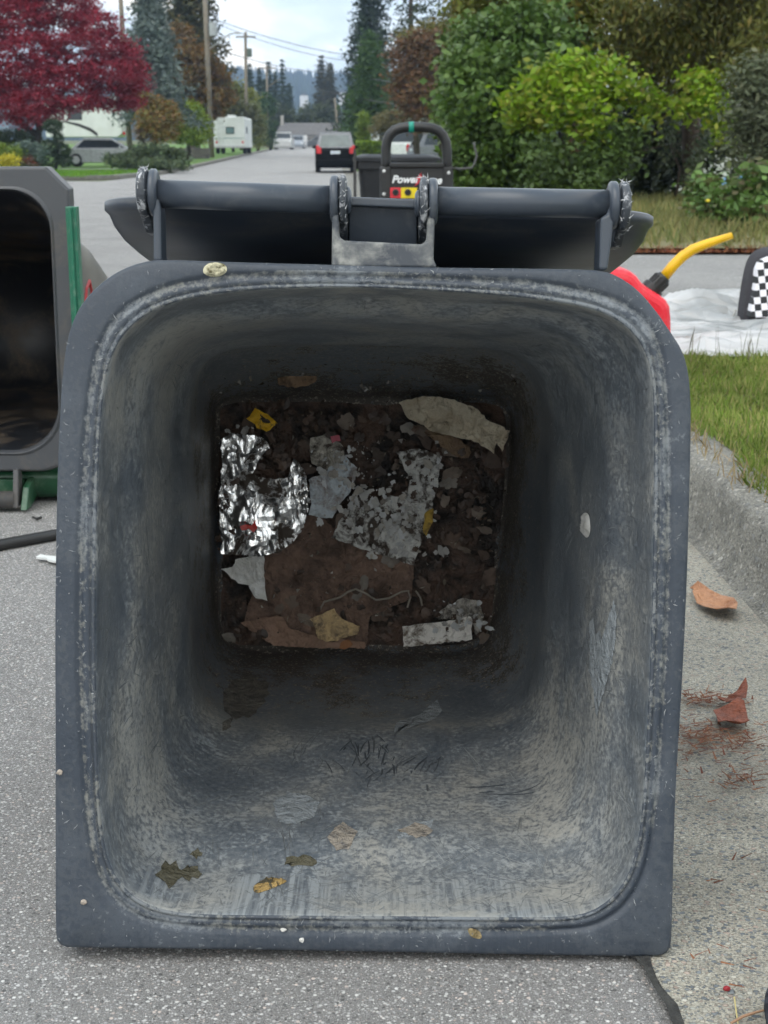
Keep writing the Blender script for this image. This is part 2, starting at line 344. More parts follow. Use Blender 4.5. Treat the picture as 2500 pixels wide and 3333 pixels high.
# left hand lawns across the side street
def poly_sheet(name, pts, mat, z=.05):
    m = MB(); P = [(x, y, gz(x, y)+z) for x, y in pts]; return tag(mk(name, MB().prism([(a, b, c-.12) for a, b, c in P], (0, 0, .12)), mat), kind='structure')
lk = lambda y: RL(y)-.35
m = MB(); yl = [44, 47, 50, 55, 60, 66]; xl = [-50, -32, -24, -16, None]
m.add([((x if x is not None else lk(y)-(1.5 if y == 44 else 0)), y, gz(-10, y)+.10) for y in yl for x in xl], [(j*5+i, j*5+i+1, (j+1)*5+i+1, (j+1)*5+i) for j in range(len(yl)-1) for i in range(4)])
tag(mk("front_lawn", m, M_LAWN2, fix=False), kind='structure')
m = MB(); yl = [66, 75, 85, 100, 120, 160]; xl = [-60, -32, -24, -19, -16, None]
m.add([((x if x is not None else lk(y)), y, gz(x if x is not None else -9, y)+.10) for y in yl for x in xl], [(j*6+i, j*6+i+1, (j+1)*6+i+1, (j+1)*6+i) for j in range(len(yl)-1) for i in range(5)])
tag(mk("far_lawn", m, M_LAWN2, fix=False), kind='structure')
def kerb_line(name, pts, w=.3, h=.13, mat=M_KERB):
    m = MB()
    for (x0, y0), (x1, y1) in zip(pts[:-1], pts[1:]):
        a = Vector((x0, y0, gz(-9, y0))); b = Vector((x1, y1, gz(-9, y1))); t = (b-a).normalized(); s = Vector((t.y, -t.x, 0))*w/2
        m.prism([a-s, a+s, a+s+Vector((0, 0, h)), a-s+Vector((0, 0, h))], b-a)
    return tag(mk(name, m, mat), kind='structure')
kerb_line("left_kerb", [(-50, 43.8), (lk(44)-1.6, 43.8)]); kerb_line("left_kerb_return", [(lk(44)-1.6, 43.8), (lk(46)+.1, 46.5), (lk(60)+.15, 60), (lk(100)+.15, 100), (lk(160)+.15, 160)])
strip("house_drive", [61.5, 63.6], lambda y: -40, lambda y: lk(y)+.1, lambda y: gz(-10, y)+.115, plain("pale_concrete", (.36, .34, .31), .8), 2)
strip("right_far_lawn", [24, 43, 60, 75, 100, 160], lambda y: KX(y)+.5, lambda y: 40, lambda y: gz(5, y)+.09, M_LAWN2, 3)

# ------------------------------------------------------------------ the wheeled bin in front
def chaikin(P, it=2):
    for _ in range(it):
        Q = []
        for i in range(len(P)):
            a, b = P[i], P[(i+1) % len(P)]
            Q += [(a[0]*.75+b[0]*.25, a[1]*.75+b[1]*.25), (a[0]*.25+b[0]*.75, a[1]*.25+b[1]*.75)]
        P = Q
    return P
def radial(P, N, c):
    P = np.array(P)-np.array(c); A = P; B = np.roll(P, -1, 0); D = B-A
    out = np.zeros(N)
    for k in range(N):
        th = 2*pi*k/N; d = np.array((cos(th), sin(th)))
        den = d[0]*D[:, 1]-d[1]*D[:, 0]; den = np.where(np.abs(den) < 1e-12, 1e-12, den)
        t = (A[:, 0]*D[:, 1]-A[:, 1]*D[:, 0])/den; u = (A[:, 0]*d[1]-A[:, 1]*d[0])/den
        ok = (u >= -1e-9) & (u <= 1+1e-9) & (t > 0); out[k] = t[ok].max()
    return out
def to_uv(pts, off):
    o = RP0+RN*off; return [((PL(x, y, off)-o).dot(RU), (PL(x, y, off)-o).dot(RV)) for x, y in pts]
N = 480
OUT = [(118, 2025), (121, 2036), (130, 2046), (145, 2050), (400, 2053), (780, 2059), (1150, 2066), (1418, 2069), (1436, 2066), (1448, 2056), (1453, 2040), (1456, 1900), (1462, 1700), (1472, 1550), (1480, 1400), (1487, 1250), (1491, 1100), (1495, 950), (1495, 860), (1489, 800), (1477, 757), (1452, 718), (1418, 668), (1377, 622), (1336, 595), (1305, 584), (1260, 581), (1150, 579), (935, 577), (720, 571), (500, 565), (345, 559), (305, 565), (262, 580), (225, 603), (190, 635), (165, 670), (148, 712), (137, 765), (130, 840), (125, 930), (121, 1040), (118, 1180), (116, 1350), (117, 1600), (117, 1850)]
LIP = [(208, 1150), (206, 1300), (206, 1450), (209, 1600), (214, 1720), (222, 1810), (236, 1868), (262, 1912), (300, 1946), (350, 1966), (420, 1976), (600, 1978), (900, 1980), (1100, 1982), (1230, 1982), (1282, 1968), (1326, 1937), (1358, 1890), (1376, 1835), (1388, 1750), (1397, 1600), (1404, 1450), (1409, 1300), (1412, 1150), (1414, 1000), (1413, 880), (1408, 810), (1396, 764), (1376, 728), (1348, 700), (1310, 678), (1260, 662), (1180, 648), (1050, 634), (900, 625), (780, 620), (650, 621), (540, 626), (460, 635), (390, 648), (335, 667), (292, 695), (260, 730), (238, 775), (226, 830), (217, 910), (211, 1030)]
MID = [(414, 1200), (416, 1380), (424, 1455), (450, 1505), (500, 1532), (570, 1541), (780, 1544), (1000, 1542), (1070, 1532), (1118, 1505), (1146, 1455), (1160, 1380), (1172, 1200), (1178, 980), (1174, 870), (1156, 810), (1118, 770), (1060, 752), (960, 745), (780, 742), (600, 742), (510, 748), (458, 766), (430, 806), (418, 870), (414, 1000)]
FLO = [(466, 1200), (470, 1330), (480, 1372), (505, 1396), (545, 1404), (780, 1407), (980, 1404), (1028, 1394), (1056, 1368), (1066, 1320), (1080, 1200), (1100, 1000), (1106, 920), (1098, 882), (1072, 862), (1030, 857), (780, 857), (560, 857), (500, 860), (474, 874), (466, 905), (464, 1000)]
def loop(pts, off, sm_it=2):
    uv = to_uv(pts, off); q = np.array(uv); c = ((q[:, 0].min()+q[:, 0].max())/2, (q[:, 1].min()+q[:, 1].max())/2)
    return np.array(c), radial(chaikin(uv, sm_it), N, c)
cO, rO = loop(OUT, 0, 1); uvL = to_uv(LIP, 0); rL = radial(chaikin(uvL, 2), N, cO); cL = cO
D_M, D_F = .56, .80
cM, rM = loop(MID, D_M); cF, rF = loop(FLO, D_F)
TH = np.arange(N)*2*pi/N; CS = np.stack([np.cos(TH), np.sin(TH)], 1)
bw = rO-rL                                           # width of the rim band
rings = []                                           # (centre, radius array, off array/scalar, lipd array)
def rg(c, r, off, lipd): rings.append((c, np.array(r), np.broadcast_to(np.array(off, float), (N,)).copy(), np.broadcast_to(np.array(lipd, float), (N,)).copy()))
rg(cO, rO-.006, .046, bw); rg(cO, rO-.001, .044, bw); rg(cO, rO, .006, bw); rg(cO, rO-.0012, .0018, bw); rg(cO, rO-.005, 0, bw)
for d, fr, o in ((.0215, .72, .0), (.0185, .62, .0004), (.0165, .55, .0028), (.0135, .46, .0032), (.0115, .40, .0008), (.0095, .33, .0), (.0062, .22, .0), (.0052, .18, .0014), (.0042, .15, .0014), (.0034, .12, -.0006), (.0012, .04, -.0010)):
    dd = np.minimum(d, bw*fr); rg(cO, rL+dd, o, dd)
rg(cO, rL, .0008, .0001)
def lerp_ring(ca, ra, cb, rb, s, off, ins=0.0): rg(ca+(cb-ca)*s, ra+(rb-ra)*s-ins, off, -.01)
for off, s, ins in ((.004, 0, .0008), (.02, .01, 0), (.07, .05, 0), (.105, .075, .001), (.120, .10, .005), (.138, .14, .010), (.158, .19, .0125), (.19, .25, .0125), (.26, .37, .012), (.33, .52, .010), (.38, .62, .010), (.41, .68, .013), (.44, .74, .014), (.50, .88, .008), (.56, 1.0, 0)):
    lerp_ring(cL, rL, cM, rM, s, off, ins)
for off, s, ins in ((.585, .08, 0), (.64, .30, 0), (.70, .58, 0), (.755, .83, 0), (.785, .96, 0), (.797, 1.0, .004), (.800, 1.0, .016)):
    lerp_ring(cM, rM, cF, rF, s, off, ins)
V = []; att_l = []; att_d = []; att_v = []
for c, r, off, ld in rings:
    for k in range(N):
        p = RP0 + RU*(c[0]+CS[k, 0]*r[k]) + RV*(c[1]+CS[k, 1]*r[k]) + RN*off[k]
        V.append(p); att_l.append(ld[k]); att_d.append(off[k]); att_v.append((CS[k, 0], CS[k, 1], off[k]))
nr = len(rings)
FA = [(i*N+k, i*N+(k+1) % N, (i+1)*N+(k+1) % N, (i+1)*N+k) for i in range(nr-1) for k in range(N)]
V.append(RP0 + RU*cF[0] + RV*cF[1] + RN*.802); att_l.append(-.01); att_d.append(.802); att_v.append((0, 0, .8))
FA += [((nr-1)*N+k, (nr-1)*N+(k+1) % N, len(V)-1) for k in range(N)]
# outer skin of the body
o0 = len(V); exr = []
for off, s, part in ((.046, .03, 0), (.12, .09, 0), (.16, .20, 0), (.33, .52, 0), (.56, 1.0, 0), (.70, .58, 1), (.79, .97, 1), (.812, 1.0, 1)):
    ca, ra, cb, rb = (cL, rL, cM, rM) if part == 0 else (cM, rM, cF, rF)
    exr.append((ca+(cb-ca)*s, ra+(rb-ra)*s+.006, off))
for c, r, off in exr:
    for k in range(N):
        p = RP0 + RU*(c[0]+CS[k, 0]*r[k]) + RV*(c[1]+CS[k, 1]*r[k]) + RN*off; p.z = max(p.z, .004)
        V.append(p); att_l.append(.04); att_d.append(.05); att_v.append((CS[k, 0], CS[k, 1], .05))
ne = len(exr)
FA += [(o0+i*N+k, o0+(i+1)*N+k, o0+(i+1)*N+(k+1) % N, o0+i*N+(k+1) % N) for i in range(ne-1) for k in range(N)]
FA.append(tuple(o0+(ne-1)*N+k for k in range(N)))
FA += [(k, o0+k, o0+(k+1) % N, (k+1) % N) for k in range(N)]
BIN = thing("wheeled_bin", "large charcoal wheeled bin lying on its front with its scratched dirty inside facing the camera", "wheeled bin", (RP0.x, RP0.y+.4, 0))
mb = MB(); mb.add(V, FA)
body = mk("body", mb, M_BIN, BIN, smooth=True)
me = body.data
for nme, arr, typ in (('lipd', att_l, 'FLOAT'), ('dep', att_d, 'FLOAT')):
    a = me.attributes.new(nme, typ, 'POINT'); a.data.foreach_set('value', arr)
a = me.attributes.new('dirv', 'FLOAT_VECTOR', 'POINT'); a.data.foreach_set('vector', [x for v in att_v for x in v])

ir = [i for i in range(nr) if rings[i][3][0] == -.01]
ioff = [float(rings[i][2][0]) for i in ir]
def surf(th, off):
    k = (th % (2*pi))/(2*pi)*N; k0 = int(k) % N; fk = k-int(k); k1 = (k0+1) % N
    j = 0
    while j < len(ioff)-2 and ioff[j+1] < off: j += 1
    f = (off-ioff[j])/(ioff[j+1]-ioff[j]); a_, b_ = ir[j]*N, ir[j+1]*N
    p = V[a_+k0].lerp(V[a_+k1], fk).lerp(V[b_+k0].lerp(V[b_+k1], fk), f)
    q = V[a_+k0].lerp(V[b_+k0], min(1, f+.1))
    return p, (-RU*cos(th)-RV*sin(th)-RN*.25).normalized()
def strokes(mb, n, pick, wd, ln, bend=2.5, lift=.0004):
    for _ in range(n):
        th, off, a_ = pick(); w0 = random.uniform(*wd); L_ = random.uniform(*ln); st = max(3, int(L_/.005)); ds = L_/st; cv = random.gauss(0, bend); pts = []
        for i in range(st+1):
            if not .006 < off < .79: break
            p, n_ = surf(th, off); pts.append((p+n_*lift, n_)); th += ds*cos(a_)/.27; off += ds*sin(a_); a_ += cv*ds*3
        if len(pts) < 3: continue
        vs = []
        for i, (p, n_) in enumerate(pts):
            t = (pts[min(i+1, len(pts)-1)][0]-pts[max(i-1, 0)][0]).normalized(); b_ = t.cross(n_).normalized()*w0*.5*sin(pi*(i+.25)/(len(pts)-.5))**.5
            vs += [p-b_, p+b_]
        mb.add(vs, [(2*i, 2*i+1, 2*i+3, 2*i+2) for i in range(len(pts)-1)])
def pick_any():
    th = random.uniform(0, 2*pi); off = .012+.62*random.random()**1.5
    return th, off, random.choice((pi/2, pi/2, -pi/2, 0, .6, 2.2, 1.1))+random.gauss(0, .45)
def pick_low():
    th = -pi/2+random.gauss(0, .55); return th, .01+.38*random.random()**1.2, pi/2+random.gauss(0, .75)
def pick_side():
    th = random.choice((0, pi))+random.gauss(0, .35); return th, .01+.5*random.random()**1.3, random.choice((pi/2, 0, .5, 2.4))+random.gauss(0, .5)
M_SCR = leaf_mat("scratch_grey", [(.20, .22, .235), (.13, .145, .155), (.28, .29, .29), (.16, .17, .17)], .7, 0, 9, .5)
e = MB(); strokes(e, 1500, pick_any, (.0003, .0007), (.004, .028)); strokes(e, 1500, pick_low, (.0003, .0008), (.004, .024)); strokes(e, 1500, pick_side, (.0003, .0007), (.004, .03))
for _ in range(34):                                  # bundles of parallel scrapes
    th, off, a_ = random.choice((pick_side, pick_low, pick_any))()
    strokes(e, random.randint(4, 9), lambda: (th+random.gauss(0, .02), off+random.gauss(0, .012), a_+random.gauss(0, .06)), (.0004, .0009), (.02, .07), .8)
tag(mk("scratches", e, M_SCR, BIN, fix=False), kind='stuff')
e = MB()
for _ in range(520):                                 # nicks on the rim
    k = random.randrange(N); b0_ = bw[k]; d = b0_*random.uniform(.05, .97) if random.random() < .8 else random.uniform(.003, .02)
    th = TH[k]; p = RP0 + RU*(cO[0]+cos(th)*(rL[k]+min(d, b0_*.95))) + RV*(cO[1]+sin(th)*(rL[k]+min(d, b0_*.95))) - RN*.0009
    a_ = random.uniform(0, pi); L_ = random.uniform(.0015, .008)*(.5 if random.random() < .7 else 1); t = RU*cos(a_)+RV*sin(a_); b_ = (RU*-sin(a_)+RV*cos(a_))*random.uniform(.0002, .0006); c_ = b_*random.uniform(-2.5, 2.5)
    e.add([p-t*L_/2, p+b_+c_, p+t*L_/2, p-b_+c_], [(0, 1, 2, 3)])
tag(mk("rim_nicks", e, leaf_mat("nick_grey", [(.24, .25, .26), (.16, .175, .19), (.34, .35, .35)], .7, 0, 9, .3), BIN, fix=False), kind='stuff')
# hinge: handle bars, ears, posts and web (measured along the hinge, then given depth)
HO = .020                                            # hinge axis behind the rim plane
def ear(mb, dx0, dx1, dy, r, dy_bot=None, back=.030, front=-.006):
    a = PL(dx0, dy, HO); b = PL(dx1, dy, HO); t = (b-a).normalized(); n = 28
    poly = []
    low = None if dy_bot is None else (PL(dx0, dy_bot, HO)-a).dot(RV)
    for k in range(n):
        q = 2*pi*k/n; u, v = cos(q)*r, sin(q)*r
        poly.append((u, v))
    R = []
    for s, sc in ((0, .80), (.14, .95), (.3, 1), (.7, 1), (.86, .95), (1, .80)):
        c = a+(b-a)*s; R.append([c + RN*(u*sc) + RV*(v*sc) for u, v in poly])
    mb.rings(R, True, True)
    if low is not None:
        mb.prism([a + RN*(front) + RV*(0), a + RN*back + RV*0, a + RN*back + RV*low, a + RN*front + RV*low], b-a)
hb = MB(); hb.cyl(PL(334, 418, HO), PL(722, 432, HO), .0128, seg=32)
mk("handle_bar", hb, M_HINGE, BIN, smooth=True)
hb = MB(); hb.cyl(PL(938, 434, HO), PL(1322, 441, HO), .0128, seg=32)
mk("handle_bar", hb, M_HINGE, BIN, smooth=True)
for x0, x1, y, yb in ((323, 343, 416, None), (713, 733, 430, None), (924, 945, 436, None), (1312, 1335, 443, None)):
    e = MB(); ear(e, x0, x1, y, .0215, yb); mk("hinge_ear", e, M_HINGE, BIN, smooth=True, bevel=0)
def web_plate(poly, o0_, o1_, mat, name, bev=.004):
    P = [PL(x, y, o0_) for x, y in poly]; e = MB(); e.prism(P, RN*(o1_-o0_)); return mk(name, e, mat, BIN, bevel=bev)
web_plate([(716, 577), (718, 425), (731, 425), (733, 512), (745, 519), (910, 527), (921, 520), (925, 432), (940, 432), (937, 560), (945, 579)], .006, .032, M_WEB, "hinge_web", .005)
web_plate([(331, 566), (330, 425), (344, 430), (347, 462), (349, 566)], .006, .040, M_HINGE, "hinge_post", .003)
web_plate([(1294, 584), (1297, 470), (1312, 462), (1318, 440), (1332, 440), (1324, 500), (1313, 584)], .006, .040, M_HINGE, "hinge_post", .003)
# lid folded right back over the top of the bin, rim upwards
LT = radians(6.5); LB = Vector((0, cos(LT), -sin(LT))); LU = Vector((0, sin(LT), cos(LT)))
pa, pb = PL(228, 424, .075), PL(1408, 456, .075)
LX = (pb-pa).normalized(); LC = (pa+pb)/2; lw = (pb-pa).length+.034; LC = LC + Vector((0, 0, .002)); LLEN = .60
def rr_loop(w, l, r, n=22, off=(0, 0)):
    out = []
    for cx_, cy_, a0 in ((w/2-r, l/2-r, 0), (-w/2+r, l/2-r, pi/2), (-w/2+r, -l/2+r, pi), (w/2-r, -l/2+r, 3*pi/2)):
        for k in range(n):
            q = a0+pi/2*k/(n-1); out.append((cx_+r*cos(q)+off[0], cy_+r*sin(q)+off[1]))
    return out
def lid_ring(inset, dz, r, shift=0.0):
    return [LC + LX*x + LB*(y+LLEN/2+shift*max(0, .5-y/LLEN)) + LU*(dz*(1+(.95*(y/LLEN+.5) if dz < -.02 else 0))) for x, y in rr_loop(lw-2*inset, LLEN-2*inset, r)]  # back half deepened to block light coming in under the lid
lid_rings = [lid_ring(.012, -.017, .08), lid_ring(.005, -.004, .085), lid_ring(.003, .0, .088), lid_ring(0, -.002, .09), lid_ring(0, -.010, .09), lid_ring(.004, -.014, .09), lid_ring(.007, -.022, .09, .008)]+[lid_ring(i_, z_, .095, h_) for i_, z_, h_ in ((.013, -.032, .02), (.022, -.041, .05), (.036, -.052, .10), (.054, -.062, .15), (.078, -.071, .20), (.11, -.078, .24), (.15, -.082, .26))]
e = MB(); e.rings(lid_rings, True, True); LID = mk("lid", e, M_LID, BIN, smooth=True)
# lid hinge tongues, each with its ear pair frayed white by dragging
for dx0, dx1, y, r in ((300, 323, 414, .0222), (733, 749, 430, .0222), (906, 924, 436, .0222), (1335, 1357, 446, .0225)):
    e = MB(); ear(e, dx0, dx1, y, r)
    a, b = PL(dx0, y, HO), PL(dx1, y, HO)
    for fr, sc in ((.0, 1),):
        e.prism([a + RN*(-.016) + RV*(-.010), a + RN*(.021) + RV*(.008), a + RN*.058 + RV*(-.012), a + RN*.060 + RV*(-.034), a + RN*.030 + RV*(-.034)], b-a)
    lo = mk("lid_ear", e, M_FRAY, BIN, smooth=False, bevel=.0025)
    f = MB()
    for k in range(34):
        u = random.random(); q = random.uniform(-.2, pi*1.12)
        p = a+(b-a)*u + RN*(-cos(q-pi/2)*0) ; p = a+(b-a)*u + RN*(-sin(q)*r*.98) + RV*(cos(q)*r*.98)
        d = Vector((random.uniform(-1, 1), random.uniform(-.6, .4), random.uniform(-.3, 1))).normalized()*random.uniform(.002, .006)
        w_ = Vector((random.uniform(-1, 1), 0, random.uniform(-1, 1))).normalized()*.0006
        f.add([p-w_, p+w_, p+d], [(0, 1, 2)])
    mk("plastic_burr", f, plain("burr", (.5, .51, .52), .6), lo, fix=False)
for dx0, dx1, y in ((749, 759, 432), (896, 906, 440)):
    e = MB(); a, b = PL(dx0, y, HO), PL(dx1, y, HO); e.rings([[a+(b-a)*s + RN*(cos(2*pi*k/24)*.0125*sc) + RV*(sin(2*pi*k/24)*.0125*sc) for k in range(24)] for s, sc in (((0, 1), (.6, .95), (1, .7)) if dx0 < 800 else ((0, .7), (.4, .95), (1, 1)))], True, True)
    mk("hinge_pin", e, M_HINGE, BIN, smooth=True)
e = MB(); a0, b0 = PL(752, 424, .045), PL(902, 430, .045)
e.prism([a0, a0+RN*.02, a0+RN*.05-RV*.055, a0+RN*.02-RV*.055], b0-a0)
a1, b1 = PL(752, 424, .038), PL(902, 430, .038); e.prism([a1, a1+RN*.012, a1+RN*.012-RV*.0085, a1-RV*.0085], b1-a1)
mk("lid_tongue", e, M_HINGE, BIN, bevel=.002)
# wheels and axle at the far end, in the recess
wc = RP0 + RU*(cF[0]) + RV*(cF[1]+rF[N//4]+.125) + RN*.80
for sgn in (-1, 1):
    e = MB(); p = wc + RU*(sgn*.235); e.rings([[p + RU*(sgn*x) + RN*(cos(2*pi*k/36)*r) + RV*(sin(2*pi*k/36)*r) for k in range(36)] for x, r in ((-.022, .085), (-.02, .094), (-.014, .1), (.014, .1), (.02, .094), (.022, .085))], True, True)
    w_ = mk("wheel", e, plain("rubber", (.02, .02, .02), .8), BIN, smooth=True)
    e = MB(); e.cyl(p+RU*(sgn*.0225), p+RU*(sgn*.030), .055, .04, 24); mk("hub", e, M_HINGE, w_)
e = MB(); e.cyl(wc-RU*.25, wc+RU*.25, .010, seg=14); mk("axle", e, plain("steel", (.4, .4, .4), .4, metal=1), BIN)

# ------------------------------------------------------------------ rubbish and bits on and in the bin
def scrap(name, label, cat, poly, off, mat, amp=.004, fr=30, tilt=0.0, thick=.0006, group=None, cuts=3, seed=0, curl=0.0, parent=None, smooth=False, it=1, front=False):
    bm = bmesh.new(); P = [PL(x, y, off) for x, y in chaikin(poly, it)] if it else [PL(x, y, off) for x, y in poly]
    Q = []
    for i in range(len(P)):
        p0, p1 = P[i], P[(i+1) % len(P)]; k_ = max(1, int((p1-p0).length/.005))
        for j in range(k_):
            p = p0.lerp(p1, j/k_); h_ = p*150+Vector((seed, 0, 0)); Q.append(p+RU*(.0028*mnoise.noise(h_))+RV*(.0028*mnoise.noise(h_+Vector((9, 4, 2)))))
    P = Q
    f = bm.faces.new([bm.verts.new(p) for p in P]); bmesh.ops.triangulate(bm, faces=[f])
    c0_ = sum(P, Vector())/len(P); ext0 = max((p-c0_).length for p in P)
    for _ in range(7):
        es = [e for e in bm.edges if e.calc_length() > (.008 if ext0 > .06 else .005)]
        if not es: break
        bmesh.ops.subdivide_edges(bm, edges=es, cuts=1, use_grid_fill=False); bmesh.ops.triangulate(bm, faces=[f for f in bm.faces if len(f.verts) > 3])
    c = sum(P, Vector())/len(P); sv = Vector((seed*1.7, seed*.9, seed*2.3))
    ext = max((p-c).length for p in P)
    for v in bm.verts:
        q = v.co; r_ = (q-c).length/ext
        d = mnoise.noise(q*fr+sv)*.6 + abs(mnoise.noise(q*fr*2.1+sv))*.6 + mnoise.noise(q*fr*4.3+sv)*.25
        v.co = q - RN*(amp*(.7+d) + curl*r_*r_ + tilt*(q-c).dot(RV)) + RU*(amp*.4*mnoise.noise(q*fr*1.5+sv*2))
    mb = MB(); bm.verts.index_update(); mb.add([v.co for v in bm.verts], [[v.index for v in f.verts] for f in bm.faces]); bm.free()
    o = mk(name, mb, mat, parent, smooth=smooth)
    s = o.modifiers.new('thick', 'SOLIDIFY'); s.thickness = thick
    return tag(o, label, cat, group) if parent is None else o
def paper(name, c, c2, scale=60, lo=.45, hi=.62, rough=.7, metal=0.0, bmp=.9):
    m, nt, b = base_mat(name, rough, metal); o = nd(nt, 'ShaderNodeTexCoord').outputs['Object']
    k = ramp(nt, nz(nt, o, scale, 8, .7, .5), [(lo, 0), (hi, 1)])
    if metal: nt.links.new(mth(nt, 'SUBTRACT', metal, mth(nt, 'MULTIPLY', k, metal)), b.inputs['Metallic']); nt.links.new(mth(nt, 'ADD', rough, mth(nt, 'MULTIPLY', k, .5)), b.inputs['Roughness'])
    nt.links.new(mixc(nt, k, c, c2), b.inputs['Base Color'])
    bp = nd(nt, 'ShaderNodeBump', {'Strength': bmp, 'Distance': .006, 'Height': mth(nt, 'ADD', nz(nt, o, 110, 5, .6), mth(nt, 'MULTIPLY', nz(nt, o, 38, 4, .6, 1.5), 2.0))}); nt.links.new(bp.outputs[0], b.inputs['Normal'])
    return m
FO = .800
MUD = (.030, .020, .014)
M_MUCK = paper("brown_muck", (.095, .058, .042), (.014, .011, .010), 17, .42, .56, .45)
def muck_sheet():
    bm = bmesh.new(); n = 70; uvx = [(464+ (1104-464)*i/n) for i in range(n+1)]; uvy = [862+(1402-862)*j/n for j in range(n+1)]
    mb = MB(); vs = []
    for y in uvy:
        for x in uvx:
            p = PL(x, y, FO); h = .006+.010*mnoise.noise(p*9)+.006*abs(mnoise.noise(p*31))+.003*mnoise.noise(p*80)
            e = min(min(x-464, 1104-x, 1e3)/60.0, min(y-862, 1402-y)/60.0, 1); vs.append(p-RN*(h*max(e, 0)+.001))
    mb.add(vs, [(j*(n+1)+i, j*(n+1)+i+1, (j+1)*(n+1)+i+1, (j+1)*(n+1)+i) for j in range(n) for i in range(n)
                if not ((uvx[i] > 1060 and uvy[j] > 1180) )])
    o = mk("muck", mb, M_MUCK, smooth=True, fix=False); bm.free(); return tag(o, "dried brown muck caked over the bin floor", "muck", kind='stuff')
muck_sheet()
M_FOIL = paper("crumpled_foil", (.86, .86, .85), (.05, .036, .026), 15, .52, .56, .2, 1.0, .12)
M_BAG = paper("brown_paper", (.21, .135, .10), (.075, .048, .036), 22, .40, .65)
scrap("paper_bag", "flattened stained brown paper bag spread across the lower floor of the bin", "paper bag", [(525, 1345), (540, 1300), (565, 1210), (600, 1165), (640, 1115), (690, 1110), (720, 1140), (850, 1180), (895, 1210), (890, 1290), (800, 1330), (790, 1396), (660, 1397), (590, 1390)], FO-.014, M_BAG, .006, 18, seed=1, it=0)
scrap("paper_fold", "tan paper bag corner folded to a point along the bottom edge of the floor", "paper bag", [(520, 1345), (575, 1332), (612, 1330), (622, 1355), (700, 1378), (790, 1385), (788, 1400), (680, 1400), (590, 1392), (556, 1372)], FO-.026, paper("tan_paper", (.30, .19, .135), (.17, .11, .08), 14, .4, .65), .004, 20, seed=4, it=0)
scrap("foil_sheet", "large round sheet of crumpled silver foil smeared with brown dirt", "foil", [(482, 945), (500, 936), (540, 938), (572, 945), (585, 965), (560, 1000), (556, 1024), (590, 1034), (622, 1030), (632, 990), (648, 1000), (660, 1028), (666, 1060), (665, 1095), (655, 1135), (632, 1170), (600, 1192), (560, 1200), (520, 1196), (480, 1195), (474, 1130), (478, 1040)], FO-.024, M_FOIL, .012, 21, seed=2, it=0, cuts=5)
scrap("clear_wrap", "pale crinkled plastic wrapping stuck beside the foil", "plastic wrap", [(668, 1035), (700, 1020), (745, 985), (770, 1010), (760, 1060), (735, 1085), (720, 1120), (668, 1112)], FO-.022, paper("pale_wrap", (.58, .64, .68), (.24, .19, .17), 30, .5, .66, .3), .006, 40, seed=3, it=0)
scrap("food_packet", "large mouldy white packet with a slanted bottom edge", "packet", [(855, 975), (905, 968), (955, 985), (945, 1050), (930, 1110), (912, 1160), (895, 1222), (800, 1190), (740, 1170), (715, 1160), (735, 1120), (770, 1070), (820, 1095), (845, 1070), (880, 1075), (885, 1030)], FO-.020, paper("mouldy_packet", (.62, .62, .59), (.06, .045, .035), 34, .46, .56, .45), .005, 50, seed=5, it=0)
scrap("silver_scrap", "small dull silver wrapper scrap above the pale plastic wrap", "wrapper", [(668, 945), (710, 935), (740, 962), (742, 1000), (700, 1015), (672, 1000)], FO-.022, paper("dull_foil", (.55, .52, .45), (.06, .045, .035), 40, .45, .6, .35, .6), .006, 45, seed=6, it=0)
scrap("napkin", "stained cream paper napkin crumpled in the upper right corner", "napkin", [(862, 868), (915, 855), (985, 862), (1025, 880), (1060, 908), (1096, 932), (1092, 962), (1084, 975), (1074, 952), (1062, 978), (1030, 955), (985, 945), (930, 928), (885, 900)], FO-.035, paper("stained_napkin", (.60, .53, .40), (.30, .21, .12), 13, .45, .7), .022, 24, seed=7, it=0)
scrap("napkin_strip", "narrow brown stained tissue strip under the cream napkin", "tissue", [(905, 925), (960, 935), (1010, 955), (1020, 985), (990, 990), (950, 960)], FO-.022, paper("brown_tissue", (.22, .15, .09), (.10, .06, .04), 20), .006, 25, seed=8)
scrap("tissue", "white torn tissue under the foil at the left wall", "tissue", [(480, 1228), (505, 1222), (510, 1206), (545, 1200), (575, 1198), (572, 1250), (576, 1296), (555, 1290), (535, 1262), (515, 1258)], FO-.026, paper("white_tissue", (.82, .82, .80), (.62, .61, .57), 20), .008, 28, seed=9, it=0)
scrap("yellow_wrapper", "bright yellow wrapper scrap in the upper left of the floor", "wrapper", [(536, 905), (552, 882), (572, 890), (590, 905), (600, 915), (578, 933), (555, 922)], FO-.028, paper("yellow_wrap", (.72, .42, .015), (.08, .04, .015), 40, .58, .64, .35), .006, 40, seed=10, it=0)
scrap("red_scrap", "small bright red plastic scrap lying on the foil", "plastic scrap", [(521, 1138), (533, 1130), (545, 1136), (553, 1122), (557, 1140), (548, 1148), (538, 1140), (524, 1145)], FO-.042, plain("red_film", (.75, .035, .02), .35), .002, 40, seed=11, it=0)
scrap("pink_scrap", "tiny dark pink wrapper scrap above the silver wrapper", "wrapper", [(714, 944), (732, 940), (736, 953), (716, 957)], FO-.034, plain("pink_film", (.35, .02, .05), .4), .002, 40, seed=12, it=0)
scrap("yellow_strip", "narrow yellow strip along the right edge of the mouldy packet", "plastic strip", [(918, 1105), (936, 1098), (936, 1125), (922, 1158), (914, 1150)], FO-.032, paper("yellow_strip", (.45, .30, .05), (.2, .13, .04), 60), .002, 40, seed=13, it=0)
